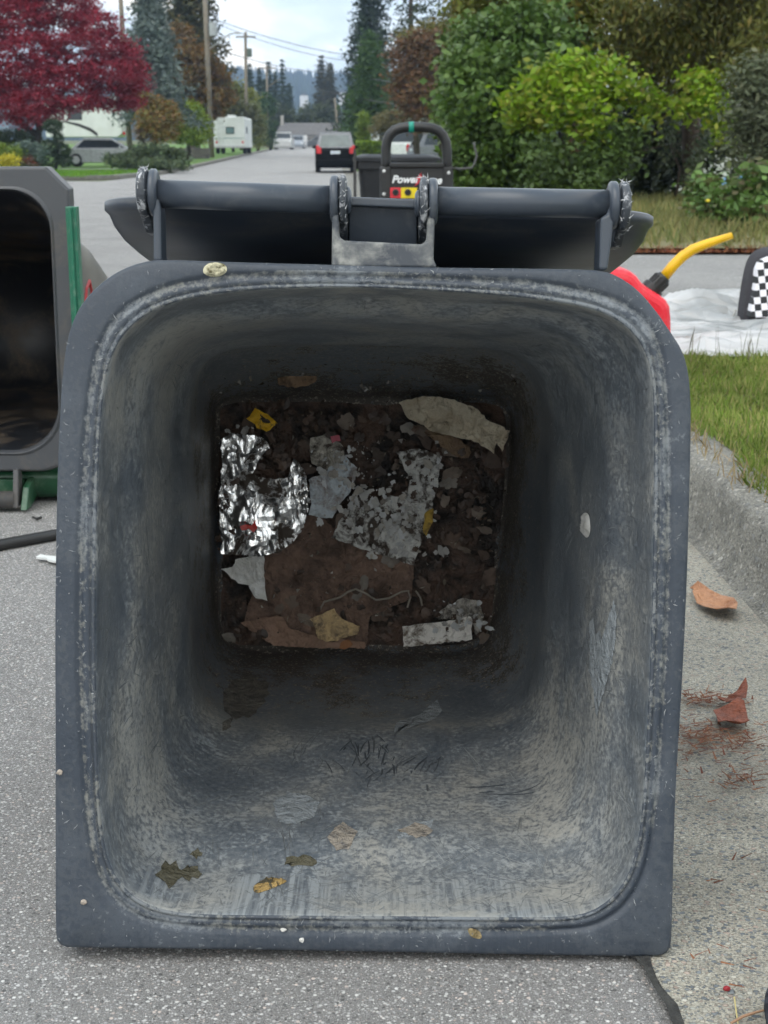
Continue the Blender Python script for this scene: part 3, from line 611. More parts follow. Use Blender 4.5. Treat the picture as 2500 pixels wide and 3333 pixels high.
scrap("card_scrap", "torn mottled cardboard scrap at the bottom of the floor", "cardboard", [(671, 1336), (722, 1314), (745, 1340), (778, 1352), (772, 1370), (712, 1385), (690, 1380)], FO-.034, paper("mottled_card", (.58, .42, .22), (.16, .12, .08), 55, .45, .62), .004, 40, seed=14, it=0)
scrap("paper_label", "dirty white paper label lying flat in the lower right of the floor", "label", [(869, 1352), (955, 1342), (1018, 1330), (1020, 1382), (960, 1386), (874, 1398)], FO-.024, paper("white_label", (.80, .77, .72), (.15, .12, .09), 42, .47, .6), .003, 40, seed=15, it=0)
scrap("mould_patch", "pale grey fuzzy crumbs above the dirty white label", "crumbs", [(935, 1335), (960, 1310), (1000, 1288), (1035, 1300), (1046, 1340), (1030, 1378), (1020, 1332), (980, 1336)], FO-.018, paper("grey_mould", (.48, .45, .40), (.09, .08, .07), 60, .42, .6), .008, 60, seed=16)
scrap("card_chip", "tiny orange brown card chip beside the bottom wall", "card chip", [(735, 1388), (755, 1380), (762, 1390), (745, 1402), (733, 1400)], FO-.036, plain("orange_card", (.30, .13, .05), .7), .002, 40, seed=17, it=0)
scrap("tan_peel", "ragged tan peel stuck high on the sloping back of the bin", "peel", [(598, 818), (640, 806), (690, 802), (680, 828), (640, 838), (605, 832)], D_M+.145, paper("tan_peel", (.26, .17, .10), (.08, .05, .03), 40), .006, 30, seed=18, it=0)
M_WHITE = plain("white_flake", (.66, .65, .62), .7, (.5, .49, .45), 80)
sp = MB(); cord = [(690, 1318), (700, 1300), (735, 1290), (752, 1278), (768, 1272), (790, 1282), (812, 1296), (840, 1292), (868, 1278), (882, 1276), (886, 1290), (880, 1312)]
q = [PL(x, y, FO-.030+.004*sin(i*1.7)) for i, (x, y) in enumerate(cord)]
sp.tube(q, .0016, 6); sp.tube([PL(898, 1276, FO-.03), PL(908, 1290, FO-.03), PL(912, 1308, FO-.028)], .0016, 6)
tag(mk("string", sp, plain("grey_string", (.28, .25, .21), .8)), "wavy grey string lying above the cardboard scrap and the label", "string")
mb = MB()
for k in range(520):
    r_ = random.random()
    if r_ < .7: p = PL(random.uniform(470, 1090), random.uniform(870, 1395), FO-.016-random.random()*.01)
    else: p = PL(random.uniform(440, 1120), random.uniform(752, 850), D_M+.02+random.random()*.18)
    a_ = random.uniform(.0008, .0032); d = [Vector((random.gauss(0, 1), random.gauss(0, .5), random.gauss(0, 1)))*a_ for _ in range(3)]
    mb.add([p+d[0], p+d[1], p+d[2], p-RN*a_], [(0, 1, 2), (0, 1, 3), (1, 2, 3), (0, 2, 3)])
tag(mk("crumbs", mb, leaf_mat("crumb_mix", [(.45, .43, .38), (.10, .08, .06), (.30, .26, .2), (.05, .04, .03), (.6, .58, .55)], .7, 0), fix=False), "pale and dark crumbs scattered over the bin floor and its sloping back", "crumbs", kind='stuff')
# flakes on walls and rim
def on_wall(dx, dy, d0=.02, d1=.79):                 # where a line of sight meets the bin's inner wall
    r = ray(dx*DS, dy*DS)
    dg = bpy.context.evaluated_depsgraph_get()
    ok, loc, nrm, idx = body.ray_cast(CAM-Vector(BIN.location), r.normalized(), depsgraph=dg)
    return (loc+Vector(BIN.location), nrm if nrm.dot(r) < 0 else -nrm)
bpy.context.view_layer.update()
def chip(name, label, cat, poly, mat, h=.002, amp=.0015, seed=0, lift=.0006):
    pts = [on_wall(x, y) for x, y in chaikin(poly, 2)]; P = [p for p, n in pts]; nrm = sum((n for p, n in pts), Vector()).normalized()
    c = sum(P, Vector())/len(P)
    mb = MB(); n = len(P)
    top = [c+(p-c)*.75+nrm*(h+amp*mnoise.noise(p*300+Vector((seed, 0, 0)))) for p in P]
    mid = [c+(p-c)*.4+nrm*(h*1.0+amp*mnoise.noise(p*400+Vector((seed, 3, 0)))) for p in P]
    mb.rings([[p+nrm*lift for p in P], top, mid], False, True)
    return tag(mk(name, mb, mat, smooth=True), label, cat)
chip("white_flake", "curled white paper flake stuck on the right inner wall", "paper flake", [(1258, 1110), (1268, 1106), (1275, 1115), (1277, 1150), (1270, 1163), (1262, 1158), (1256, 1140), (1260, 1128)], M_WHITE, .003, .003, 1)
chip("chewing_gum", "yellowish lump of dried gum on the rim below the left handle", "gum", [(438, 580), (450, 568), (470, 566), (488, 572), (492, 586), (476, 598), (455, 598), (440, 592)], paper("old_gum", (.62, .58, .40), (.16, .14, .06), 120, .5, .6), .004, .004, 2)
chip("leaf_scrap", "small tan leaf scrap stuck on the bottom rim", "leaf scrap", [(1010, 2003), (1036, 2008), (1043, 2028), (1022, 2026), (1012, 2016)], paper("tan_leaf", (.32, .25, .12), (.18, .13, .06), 90), .002, .002, 3)
for i, (cx_, cy_, s_, lb) in enumerate(((612, 2008, 8, "smaller white crumb on the bottom rim"), (652, 2030, 8, "larger white crumb on the bottom rim near its edge"), (130, 1668, 9, "pinkish white crumb on the left edge of the rim"), (181, 1949, 9, "tan crumb in the lower left corner of the rim"))):
    chip("crumb", lb, "crumb", [(cx_+s_*cos(k*.9)*random.uniform(.6, 1.1), cy_+s_*.8*sin(k*.9)*random.uniform(.6, 1.1)) for k in range(7)], M_WHITE if i < 2 else plain("crumb_tan%d" % i, (.42, .36, .30), .8), .003, .002, 5+i)
M_CHALK = paper("chalky_smear", (.30, .325, .34), (.20, .225, .24), 90, .4, .65, .8)
def jag(poly, amp=5):
    out = []
    for i in range(len(poly)):
        a_, b_ = poly[i], poly[(i+1) % len(poly)]; n_ = max(1, int(math.hypot(a_[0]-b_[0], a_[1]-b_[1])/9))
        out += [(a_[0]+(b_[0]-a_[0])*j/n_+random.gauss(0, amp*.4), a_[1]+(b_[1]-a_[1])*j/n_+random.gauss(0, amp*.4)) for j in range(n_)]
    return out
def smear(poly, mat=None, amp=5, name="smear", lift=.0005):
    J = jag(poly, amp); cx_ = sum(p[0] for p in J)/len(J); cy_ = sum(p[1] for p in J)/len(J); mb = MB(); R_ = []
    for sc in (1, .8, .6, .4, .2, .03):
        R_.append([(lambda t: t[0]+t[1]*lift)(on_wall(cx_+(x-cx_)*sc, cy_+(y-cy_)*sc)) for x, y in J])
    mb.rings(R_, False, True); return mk(name, mb, mat or M_CHALK, BIN, smooth=True, fix=False)
M_BEIGE = paper("beige_splat", (.33, .29, .24), (.16, .15, .14), 70, .45, .65)
for cx_, cy_, a_, b_ in ((740, 1810, 38, 34), (900, 1795, 40, 14)):
    smear([(cx_+a_*cos(k*.52)*random.uniform(.55, 1.1), cy_+b_*sin(k*.52)*random.uniform(.55, 1.1)) for k in range(12)], M_BEIGE, 4, "dried_splat", .0007)
M_OLIVE = paper("olive_stain", (.075, .068, .04), (.15, .14, .10), 60, .45, .7)
for cx_, cy_, a_, b_ in ((368, 1888, 32, 30), (412, 1885, 28, 18), (424, 1845, 13, 11), (648, 1860, 42, 13)):
    smear([(cx_+a_*cos(k*.42)*random.uniform(.55, 1.1), cy_+b_*sin(k*.42)*random.uniform(.55, 1.1)) for k in range(15)], M_OLIVE, 4, "mould_spot", .0007)
chip("food_crust", "orange flecked crust near the bottom lip of the bin", "crust", [(545, 1915), (570, 1900), (600, 1898), (625, 1903), (600, 1915), (575, 1925), (550, 1932)], paper("orange_crust", (.42, .28, .10), (.07, .06, .035), 70, .44, .5), .003, .003, 30)

def flat_smear(poly, mat, amp, name):
    bm = bmesh.new(); vv = [bm.verts.new(p+n_*.0007) for p, n_ in (on_wall(*q) for q in jag(poly, amp))]
    f = bm.faces.new(vv); bmesh.ops.triangulate(bm, faces=[f]); bm.verts.index_update(); mb = MB(); mb.add([v.co for v in bm.verts], [[v.index for v in f.verts] for f in bm.faces]); bm.free()
    return mk(name, mb, mat, BIN, fix=False)
flat_smear([(1275, 1345), (1283, 1335), (1288, 1372), (1296, 1360), (1300, 1385), (1312, 1345), (1326, 1295), (1334, 1330), (1330, 1400), (1318, 1450), (1302, 1505), (1290, 1555), (1284, 1510), (1274, 1450)], M_CHALK, 3, "smear")
smear([(590, 1735), (620, 1712), (662, 1715), (690, 1735), (680, 1762), (640, 1780), (600, 1776)])
smear([(858, 1806), (895, 1778), (938, 1770), (930, 1790), (890, 1806), (862, 1816)], amp=3)
smear([(480, 1560), (505, 1545), (500, 1572), (480, 1580)], paper("mud_smear", (.20, .19, .165), (.10, .095, .085), 80, .4, .6), 4)
smear([(478, 1505), (500, 1470), (540, 1462), (580, 1478), (575, 1520), (545, 1545), (510, 1555), (488, 1535)], paper("mud_smear2", (.17, .155, .13), (.075, .07, .062), 70, .42, .6), 6)
smear([(855, 1560), (905, 1545), (945, 1510), (955, 1535), (930, 1560), (885, 1572), (850, 1585)], amp=4)
M_WIPE = leaf_mat("wiped_plastic", [(.055, .065, .078), (.075, .086, .098), (.062, .072, .085), (.095, .105, .115)], .4, 0, 9, .3)
e = MB()
for x_, n_, o_, a_, so_ in ((-.01, 22, .37, 1.62, .035), (.02, 22, .38, 1.45, .035), (.06, 14, .34, 1.2, .03), (.12, 5, .285, .25, .008)):
    strokes(e, n_, lambda: (-pi/2+x_/.27+random.gauss(0, .06), o_+random.gauss(0, so_), a_+random.gauss(0, .28)), (.0006, .0026), (.008, .045), 2.0, .0007)
tag(mk("wiped_streaks", e, M_WIPE, BIN, fix=False), kind='stuff')
smear([(420, 1580), (445, 1595), (470, 1612), (462, 1618), (436, 1606)], amp=2)
# more soggy layers on the floor
M_DIRT2 = leaf_mat("soggy_dirt", [(.050, .032, .023), (.08, .052, .039), (.028, .02, .016), (.12, .078, .056)], .45, 0, 30, .4)
mb = MB(); spots = [(600, 985, 40, 26, 70), (560, 960, 50, 18, 24), (650, 1060, 10, 45, 22), (505, 1090, 28, 45, 60), (540, 1170, 50, 18, 50), (520, 1020, 26, 26, 26), (600, 1090, 40, 50, 20), (820, 1000, 50, 35, 26), (880, 1040, 35, 20, 12), (740, 960, 40, 25, 12), (600, 880, 60, 20, 24), (760, 1300, 160, 40, 34), (950, 1330, 60, 25, 18), (560, 1370, 60, 16, 16), (720, 1370, 30, 12, 8), (960, 1150, 100, 100, 50), (760, 910, 160, 30, 50), (1020, 1040, 50, 60, 30), (960, 905, 40, 15, 6)]
def flake(mb, p, r_, asp_, tilt_=.3):
    n_ = random.randint(12, 20); a0 = random.random()*6; sd_ = random.random()*50; tx, tz = random.gauss(0, tilt_), random.gauss(0, tilt_); P = []
    for k in range(n_):
        q = 2*pi*k/n_; rr = r_*(1+.55*mnoise.noise(Vector((cos(q)*1.6+sd_, sin(q)*1.6, sd_)))+random.gauss(0, .10)); u, v_ = cos(q)*rr, sin(q)*rr*asp_; u, v_ = u*cos(a0)-v_*sin(a0), u*sin(a0)+v_*cos(a0)
        P.append(p+RU*u+RV*v_-RN*(abs(u*tx+v_*tz)+.0006))
    mb.add([p-RN*(.0012+r_*.12)]+P, [(0, 1+k, 1+(k+1) % n_) for k in range(n_)])
for cx_, cy_, sx_, sy_, n_ in spots:
    for _ in range(n_):
        p = PL(min(1090, max(474, random.gauss(cx_, sx_*.7))), min(1395, max(868, random.gauss(cy_, sy_*.7))), FO-random.uniform(.022, .033)); flake(mb, p, random.choice((.0012, .002, .0035, .006))*random.uniform(.7, 1.4), random.uniform(.4, 1), .1)
tag(mk("wet_dirt", mb, M_DIRT2, fix=False), "wet brown dirt lying in patches over the foil and papers", "dirt", kind='stuff')
mb = MB()
for _ in range(90):
    flake(mb, PL(random.uniform(480, 1085), random.uniform(872, 1392), FO-random.uniform(.012, .022)), random.uniform(.003, .016), random.uniform(.35, 1), .12)
tag(mk("paper_bits", mb, leaf_mat("paper_bit_mix", [(.09, .062, .048), (.14, .098, .075), (.055, .038, .030), (.19, .155, .125), (.11, .072, .052), (.07, .05, .04), (.26, .24, .21)], .6, .1, 40, .6), fix=False), "torn soggy brown and grey paper bits layered over the bin floor", "paper bits", kind='stuff')
mb = MB()
for cx_, cy_, sx_, sy_, n_ in ((730, 1000, 45, 40, 60), (800, 1080, 60, 40, 90), (860, 1130, 50, 45, 90), (930, 1010, 25, 30, 30), (640, 1110, 30, 40, 24), (1000, 1335, 45, 25, 40), (520, 960, 30, 30, 20)):
    for _ in range(n_): flake(mb, PL(random.gauss(cx_, sx_*.8), random.gauss(cy_, sy_*.8), FO-random.uniform(.026, .034)), random.choice((.0012, .002, .0035, .006))*random.uniform(.7, 1.4), random.uniform(.3, 1), .3)
tag(mk("paper_shreds", mb, leaf_mat("shred_mix", [(.52, .52, .50), (.36, .35, .33), (.62, .64, .65), (.28, .26, .23), (.45, .42, .37)], .6, .1, 40, .4), fix=False), "pale shredded paper matted in the middle of the bin floor", "paper shreds", kind='stuff')
# ------------------------------------------------------------------ generic wheeled bin (upright, local coordinates)
def bin_shell(w, d, h, bw_, bd, t=.006, r=.06):
    R = [[(x, y, 0.0) for x, y in rr_loop(bw_, bd, r)], [(x, y, .02) for x, y in rr_loop(bw_+.01, bd+.01, r)], [(x, y, h*.78) for x, y in rr_loop(w-.05, d-.05, r)], [(x, y, h*.90) for x, y in rr_loop(w-.035, d-.035, r)],
         [(x, y, h-.05) for x, y in rr_loop(w-.03, d-.03, r)], [(x, y, h-.05) for x, y in rr_loop(w, d, r*.6)], [(x, y, h) for x, y in rr_loop(w, d, r*.6)], [(x, y, h) for x, y in rr_loop(w-.10, d-.10, r*1.3)], [(x, y, h*.8) for x, y in rr_loop(w-.11, d-.11, r)], [(x, y, .03) for x, y in rr_loop(bw_-.03, bd-.03, r)]]
    return R
# second bin, upside down on its lid with the mouth towards the camera
B2 = thing("wheeled_bin", "black wheeled bin lying hinge side down on its green lid left of the big bin", "wheeled bin", (-.955, 2.98, 0), 0)
tilt2 = radians(4)
def b2(x, y, z): return Vector((-.955+x, 2.98+y, z))
b2w, b2h, zb = .60, .640, .082
def b2loop(w, h, zc, r, ch, y, sh=0.0):
    pts = []
    for cx_, cz_, a0, rr in ((w/2, h/2, 0, ch), (-w/2, h/2, pi/2, ch), (-w/2, -h/2, pi, r), (w/2, -h/2, 3*pi/2, r)):
        sx, sz = (1 if cx_ > 0 else -1), (1 if cz_ > 0 else -1)
        for k in range(16):
            q = a0+pi/2*k/15; c_, s_ = cos(q), sin(q)
            if rr == .045:
                t_ = k/15; c_, s_ = cos(a0)*(1-t_)+cos(a0+pi/2)*t_, sin(a0)*(1-t_)+sin(a0+pi/2)*t_
            pts.append((cx_-sx*rr+rr*c_, cz_-sz*rr+rr*s_))
    return [b2(x+sh, y+(z+zc-zb)*.05, z+zc) for x, z in pts]
zc = zb+b2h/2
e = MB(); e.rings([b2loop(b2w-.06, b2h-.06, zc, .1, .05, .06), b2loop(b2w, b2h, zc, .09, .045, .05), b2loop(b2w, b2h, zc, .09, .045, .004), b2loop(b2w-.008, b2h-.008, zc, .09, .045, 0), b2loop(b2w-.068, b2h-.075, zc-.002, .10, .085, 0), b2loop(b2w-.080, b2h-.087, zc-.002, .10, .085, -.004), b2loop(b2w-.088, b2h-.095, zc-.002, .10, .085, .01)])
mk("rim", e, M_BIN2, B2, smooth=False, bevel=.003)
e = MB(); e.rings([b2loop(b2w-.088, b2h-.095, zc-.002, .10, .085, .01), b2loop(.535, .475, .365, .09, .08, .15), b2loop(.49, .405, .335, .09, .08, .5), b2loop(.42, .32, .30, .08, .08, .83)], False, True)
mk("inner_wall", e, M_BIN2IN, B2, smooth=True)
e = MB(); e.rings([b2loop(b2w-.05, b2h-.05, zc, .1, .06, .055), b2loop(.560, .50, .365, .1, .09, .15), b2loop(.515, .43, .335, .1, .09, .5), b2loop(.445, .35, .30, .09, .09, .84), b2loop(.39, .29, .30, .08, .08, .87)], False, True)
bo = mk("outer_body", e, M_BIN2BODY, B2, smooth=True)
e = MB()
bpy.context.view_layer.update()
for x, y in ((276, 985), (280, 940), (290, 915), (296, 948), (296, 980), (285, 990), (272, 1010)):
    r_ = ray(x, y).normalized(); ok_, l_, n_, i_ = bo.ray_cast(CAM-Vector(B2.location), r_)
    if ok_: e.v.append(tuple(l_+Vector(B2.location)-r_*.004))
pr = [Vector(p) for p in e.v]; e = MB()
if len(pr) > 2: e.tube(pr, .005, 6)
mk("painted_mark", e, plain("red_paint", (.45, .03, .03), .6), B2)
e = MB(); sx0 = at_y(217, 670, 2.97).x; sx1 = at_y(252, 670, 2.97).x; zt = at_y(230, 672, 2.97).z
e.prism([(sx0, 2.955, .12), (sx1, 2.955, .12), (sx1, 2.955, zt), (sx0, 2.955, zt)], (0, .03, 0)); e.prism([(sx0+.008, 2.948, .12), (sx0+.014, 2.948, .12), (sx0+.014, 2.948, zt), (sx0+.008, 2.948, zt)], (0, .007, 0))
mk("edge_strip", e, M_TEAL, B2, bevel=.002)
e = MB(); e.cyl((-1.26, 2.955, .026), (-.795, 2.955, .026), .019, seg=20); mk("handle_bar", e, M_BIN2, B2, smooth=True)
for x_ in (-.797, -1.10):
    e = MB(); e.prism([(x_, 2.94, .012), (x_, 2.985, .012), (x_, 2.995, .09), (x_, 2.965, .09)], (.012, 0, 0)); mk("hinge_post", e, M_BIN2, B2, bevel=.002)
e = MB(); e.rings([[(-.945+x, 3.30+y, z) for x, y in rr_loop(.60-i, .56-i, .07)] for z, i in ((.004, .10), (.012, .04), (.03, .012), (.055, 0), (.072, 0), (.074, .03))], True, True)
lid2 = mk("lid", e, M_GREEN, B2, smooth=True)
e = MB(); e.prism([(-.780, 2.94, .006), (-.780, 2.975, .004), (-.780, 3.06, .02), (-.780, 3.06, .072), (-.780, 2.97, .05)], (.014, 0, 0)); e.box((-1.0, 3.01, .045), (.43, .02, .03)); mk("lid_ear", e, M_GREEN, B2, bevel=.002)

# standing black bin behind the washer
YB = 9.9
B3 = thing("wheeled_bin", "black wheeled bin standing closed behind the pressure washer", "wheeled bin", (at_y(1292, 480, YB).x, YB+.25, 0))
hb3 = at_y(1205, 526, YB).z
e = MB(); e.rings(bin_shell(.56, .6, hb3, .44, .46), False, True); mk("body", e, M_BLACKBIN, B3, world=False, smooth=False, bevel=.004)
e = MB(); e.rings([[(x, y, hb3+z) for x, y in rr_loop(.60-i, .62-i, .07)] for z, i in ((.002, 0), (.025, 0), (.035, .03), (.05, .12))], True, True); mk("lid", e, M_BLACKBIN, B3, world=False)
e = MB(); e.box((-.12, -.268, hb3-.18), (.05, .004, .022)); mk("sticker", e, plain("sticker_white", (.6, .62, .62), .5), B3, world=False)
for s_ in (-1, 1):
    e = MB(); e.cyl((s_*.19, .22, .1), (s_*.24, .22, .1), .1, seg=24); mk("wheel", e, plain("rubber_b", (.02, .02, .02), .8), B3, world=False)
e = MB(); e.cyl((-.24, .31, hb3-.02), (.24, .31, hb3-.02), .014); mk("handle_bar", e, M_BLACKBIN, B3, world=False)
e = MB(); e.box((-.285, -.29, hb3*.5+.13), (.02, .02, hb3*.5+.26)); mk("corner_rod", e, plain("dark_rod", (.03, .03, .03), .5), B3, world=False)

# ------------------------------------------------------------------ pressure washer
YW = 7.8
M_WB = plain("washer_black", (.014, .015, .015), .5, (.009, .0095, .01), 20)
M_WH = plain("washer_handle", (.009, .0095, .01), .36)
PW = thing("pressure_washer", "black upright pressure washer with arched handle and red and yellow ports", "pressure washer", (at_y(1357, 600, YW).x, YW, 0))
w = lambda x, y, dy=0: at_y(x, y, YW)+Vector((0, dy, 0))
arch = [(1257, 640), (1257, 520), (1256, 490), (1259, 462), (1268, 440), (1284, 424), (1306, 416), (1335, 413), (1375, 413), (1405, 416), (1428, 425), (1443, 440), (1453, 462), (1456, 490), (1457, 520), (1457, 640)]
e = MB(); e.tube([w(*p, .05) for p in arch], .0265, 14); mk("handle", e, M_WH, PW, smooth=True)
e = MB(); e.tube([w(1331, 413.2, .05), w(1348, 413, .05)], .0285, 14); mk("tape", e, plain("green_tape", (.0, .28, .20), .4), PW, smooth=True)
zlow = .12
def wbox(name, x0, y0, x1, y1, d0, d1, mat, bev=.006, z0=None, par=None):
    a = w(x0, y0, d0); b = w(x1, y1, d0); zz_ = b.z if z0 is None else z0
    e = MB(); e.prism([(a.x, YW+d0, zz_), (b.x, YW+d0, zz_), (b.x, YW+d0, a.z), (a.x, YW+d0, a.z)], (0, d1-d0, 0)); return mk(name, e, mat, par or PW, bevel=bev)
wbox("casing", 1236, 541, 1475, 700, .02, .36, M_WB, .015, zlow)
pan = wbox("front_panel", 1272, 545, 1442, 660, .008, .03, plain("panel_black", (.014, .0145, .015), .5), .006)
wbox("panel_ridge", 1268, 530, 1446, 546, -.005, .05, M_WH, .006)
for x0, x1, c, nm in ((1270, 1305, (.72, .03, .045), "red"), (1305.5, 1358, (.80, .62, .01), "yellow")):
    p_ = wbox("port_plate", x0, 611, x1, 645, .001, .012, plain(nm+"_plate", c, .35), .002)
    cx_ = (x0+x1)/2+(1 if nm == "red" else -3); a = w(cx_-1, 626, -.012)
    e = MB(); e.cyl(a, a+Vector((0, .02, 0)), .0175, .0185, 20); po = mk("port", e, plain("port_black", (.02, .02, .02), .4), PW, bevel=.003)
    e = MB(); e.cyl(a+Vector((0, -.001, 0)), a+Vector((0, .004, 0)), .009, seg=16); mk("port_hole", e, plain("port_hole", (.004, .004, .004), .8), po)
for x, y in ((1250, 557), (1250, 632), (1461, 563), (1461, 636)):
    e = MB(); e.ico(w(x, y, .018), (.0095, .006, .0095), 2); mk("bolt", e, plain("bolt_white", (.7, .71, .7), .35), PW, smooth=True)
def lettering(txt, px, py, hpx, Y, mat, parent, shear=.28, dy=0.0, sx=1.0, bold=.03):
    cu = bpy.data.curves.new('t', 'FONT'); cu.body = txt; cu.size = 1.0; cu.extrude = .02; cu.offset = bold; cu.shear = shear
    to = bpy.data.objects.new('t', cu); COL.objects.link(to); bpy.context.view_layer.update()
    tm = bpy.data.meshes.new_from_object(to.evaluated_get(bpy.context.evaluated_depsgraph_get())); bpy.data.objects.remove(to)
    s = (w(px, py-hpx).z-w(px, py).z)/.70; a = at_y(px, py, Y)
    mb = MB(); mb.add([(a.x+v.co.x*s*sx, Y+dy-v.co.z*s*.3, a.z+v.co.y*s) for v in tm.vertices], [tuple(p.vertices) for p in tm.polygons])
    return mk("lettering", mb, mat, parent, fix=False)
M_LET = plain("letter_white", (.8, .82, .82), .4)
lettering("Power", 1275, 595, 24, YW, M_LET, PW, dy=.004, sx=1.0)
lettering("ease", 1375, 598, 24, YW, M_LET, PW, dy=.004, sx=1.05)
bolt = [(1373, 560), (1358, 577), (1362, 579), (1349, 606), (1366, 586), (1361, 584), (1374, 572), (1368, 571)]
bolt = [(1373, 560), (1357, 582), (1365, 584), (1348, 608), (1371, 589), (1364, 586), (1377, 574), (1368, 573)]
e = MB(); e.prism([w(*p, -.004) for p in bolt], (0, .008, 0)); mk("lightning_bolt", e, plain("bolt_red", (.72, .04, .06), .4), PW)
for s_ in (-1, 1):
    e = MB(); c = Vector((PW.location.x+s_*.19, YW+.28, .125)); e.cyl(c-Vector((.03, 0, 0)), c+Vector((.03, 0, 0)), .125, seg=30); wh = mk("wheel", e, plain("washer_tyre", (.02, .02, .02), .8), PW, bevel=.01)
    e = MB(); e.cyl(c-Vector((.034, 0, 0)), c+Vector((.034, 0, 0)), .06, seg=20); mk("rim", e, plain("washer_rim", (.4, .4, .4), .4), wh)
e = MB(); e.box((PW.location.x, YW+.08, .08), (.36, .10, .16)); mk("foot", e, M_WB, PW, bevel=.01)
e = MB(); e.tube([w(1478, 548, .03), w(1500, 550, .0), w(1536, 546, .0), w(1546, 530, .0), w(1552, 505, .0), w(1545, 480, .0), w(1543, 462, .0)], .006, 8); mk("lance_hook", e, plain("hook_grey", (.06, .06, .058), .5), PW, smooth=True)

# hose lying on the road, left
e = MB(); hp = [at_z(x, y, .011) for x, y in ((-420, 1850), (-150, 1806), (0, 1773), (90, 1757), (180, 1741), (260, 1722))]
hp += [Vector((-.60, 2.9, .011)), Vector((-.35, 3.6, .011)), Vector((-.05, 5.0, .011)), Vector((.1, 7.0, .011)), Vector((.12, 7.75, .1))]
e.tube(hp, .0115, 12)
HOSE = mk("hose", e, plain("hose_black", (.022, .022, .022), .45), smooth=True)
tag(HOSE, "black rubber hose lying across the road at the left edge", "hose")
sb = HOSE.modifiers.new('s', 'SUBSURF'); sb.levels = 2; sb.render_levels = 2

# ------------------------------------------------------------------ right hand lawn: fuel can, plastic sheet, backpack
YC = 4.62
M_RED = scuffed("can_red", (.70, .012, .03), (.62, .20, .19), .45, .36, 22, lo=.5, hi=.75)
CAN = thing("fuel_can", "red plastic fuel can with bent yellow spout behind the bin", "fuel can", (at_y(2080, 1000, YC).x, YC, .13))
prof = [(1880, 1185), (1878, 1010), (1885, 930), (1905, 890), (1940, 876), (1990, 874), (2030, 876), (2055, 884), (2076, 900), (2092, 922), (2112, 938), (2150, 962), (2172, 978), (2184, 1000), (2188, 1040), (2187, 1185)]
P = [at_y(x, y, YC-.09) for x, y in prof]; P = [Vector((p.x, p.y, max(p.z, .135))) for p in P]
e = MB(); e.prism(P, (0, .18, 0)); mk("can_body", e, M_RED, CAN, bevel=.028)
a = at_y(2122, 942, YC); dv = (at_y(2166, 897, YC)-a).normalized()
e = MB(); e.tube([a-dv*.01, a+dv*.012, a+dv*.0121, a+dv*.05, a+dv*.0501, a+dv*.057], [.036, .036, .029, .028, .024, .022], 24)
for k in range(16):
    q = 2*pi*k/16; sd_ = Vector((0, 1, 0)); up_ = dv.cross(sd_); c = a+dv*.031+(sd_*cos(q)+up_*sin(q))*.0285; e.box(c, (.004, .004, .03), dv.to_track_quat('Z', 'Y').to_matrix())
mk("cap", e, plain("cap_black", (.02, .021, .022), .45), CAN)
spo = [(2160, 904), (2190, 866), (2220, 836), (2255, 812), (2300, 794), (2345, 779), (2383, 767)]
e = MB(); e.tube([at_y(x, y, YC) for x, y in spo], [.0175, .0175, .0175, .017, .015, .0125, .0115], 14, flat=1.0)
so = mk("spout", e, plain("spout_yellow", (.86, .50, .004), .4), CAN, smooth=True)
FD = [(random.uniform(-.25, .5), random.uniform(4, 12), random.uniform(0, 6), random.uniform(.010, .022)) for _ in range(8)]
def folds(x, y):
    h = 0
    for i, (a_, f_, p_, m_) in enumerate(FD):
        q_ = (-x*sin(a_)+y*cos(a_))*f_+p_+1.6*mnoise.noise(Vector((x*1.4, y*1.4, i*5)))
        h += m_*(1-abs(sin(q_)))**2.2*max(0, .35+1.3*mnoise.noise(Vector((x*2.2, y*2.2, i*3+40))))
    return h*1.9
def sheet_h(x, y):
    p = Vector((x, y, 0))
    r1 = 1-abs(mnoise.noise(Vector((x*2.1+y*1.2, y*3.2-x*.8, 1)))); r2 = 1-abs(mnoise.noise(Vector((x*5+y*2, y*7-x*3, 7)))); r3 = 1-abs(mnoise.noise(Vector((x*11+y*8, y*15-x*9, 3))))
    return .008+.004*r2**8+.004*r3**6+.006*mnoise.noise(p*1.7)+(.05*max(0, 1-((x-1.30)/.22)**2)*max(0, 1-((y-5.75)/.3)**2)) + folds(x, y)
n = 190; x0, x1, y0, y1 = .72, 2.35, 4.42, 6.02; vs = []
for j in range(n+1):
    for i in range(n+1):
        u, v_ = i/n, j/n; x = x0+(x1-x0)*u; y = y0+(y1-y0)*v_
        y += (.09*mnoise.noise(Vector((x*3, 9, 0)))+.04*mnoise.noise(Vector((x*9, 4, 0))))*(1-v_) + .12*mnoise.noise(Vector((x*2.4, 2, 0)))*v_
        x += .10*mnoise.noise(Vector((y*2.6, 5, 0)))*(1-u)
        e_ = min(min(u, 1-u)*14, min(v_, 1-v_)*14, 1)
        vs.append((x, y, .137+sheet_h(x, y)*e_))
e = MB(); e.add(vs, [(j*(n+1)+i, j*(n+1)+i+1, (j+1)*(n+1)+i+1, (j+1)*(n+1)+i) for j in range(n) for i in range(n)])
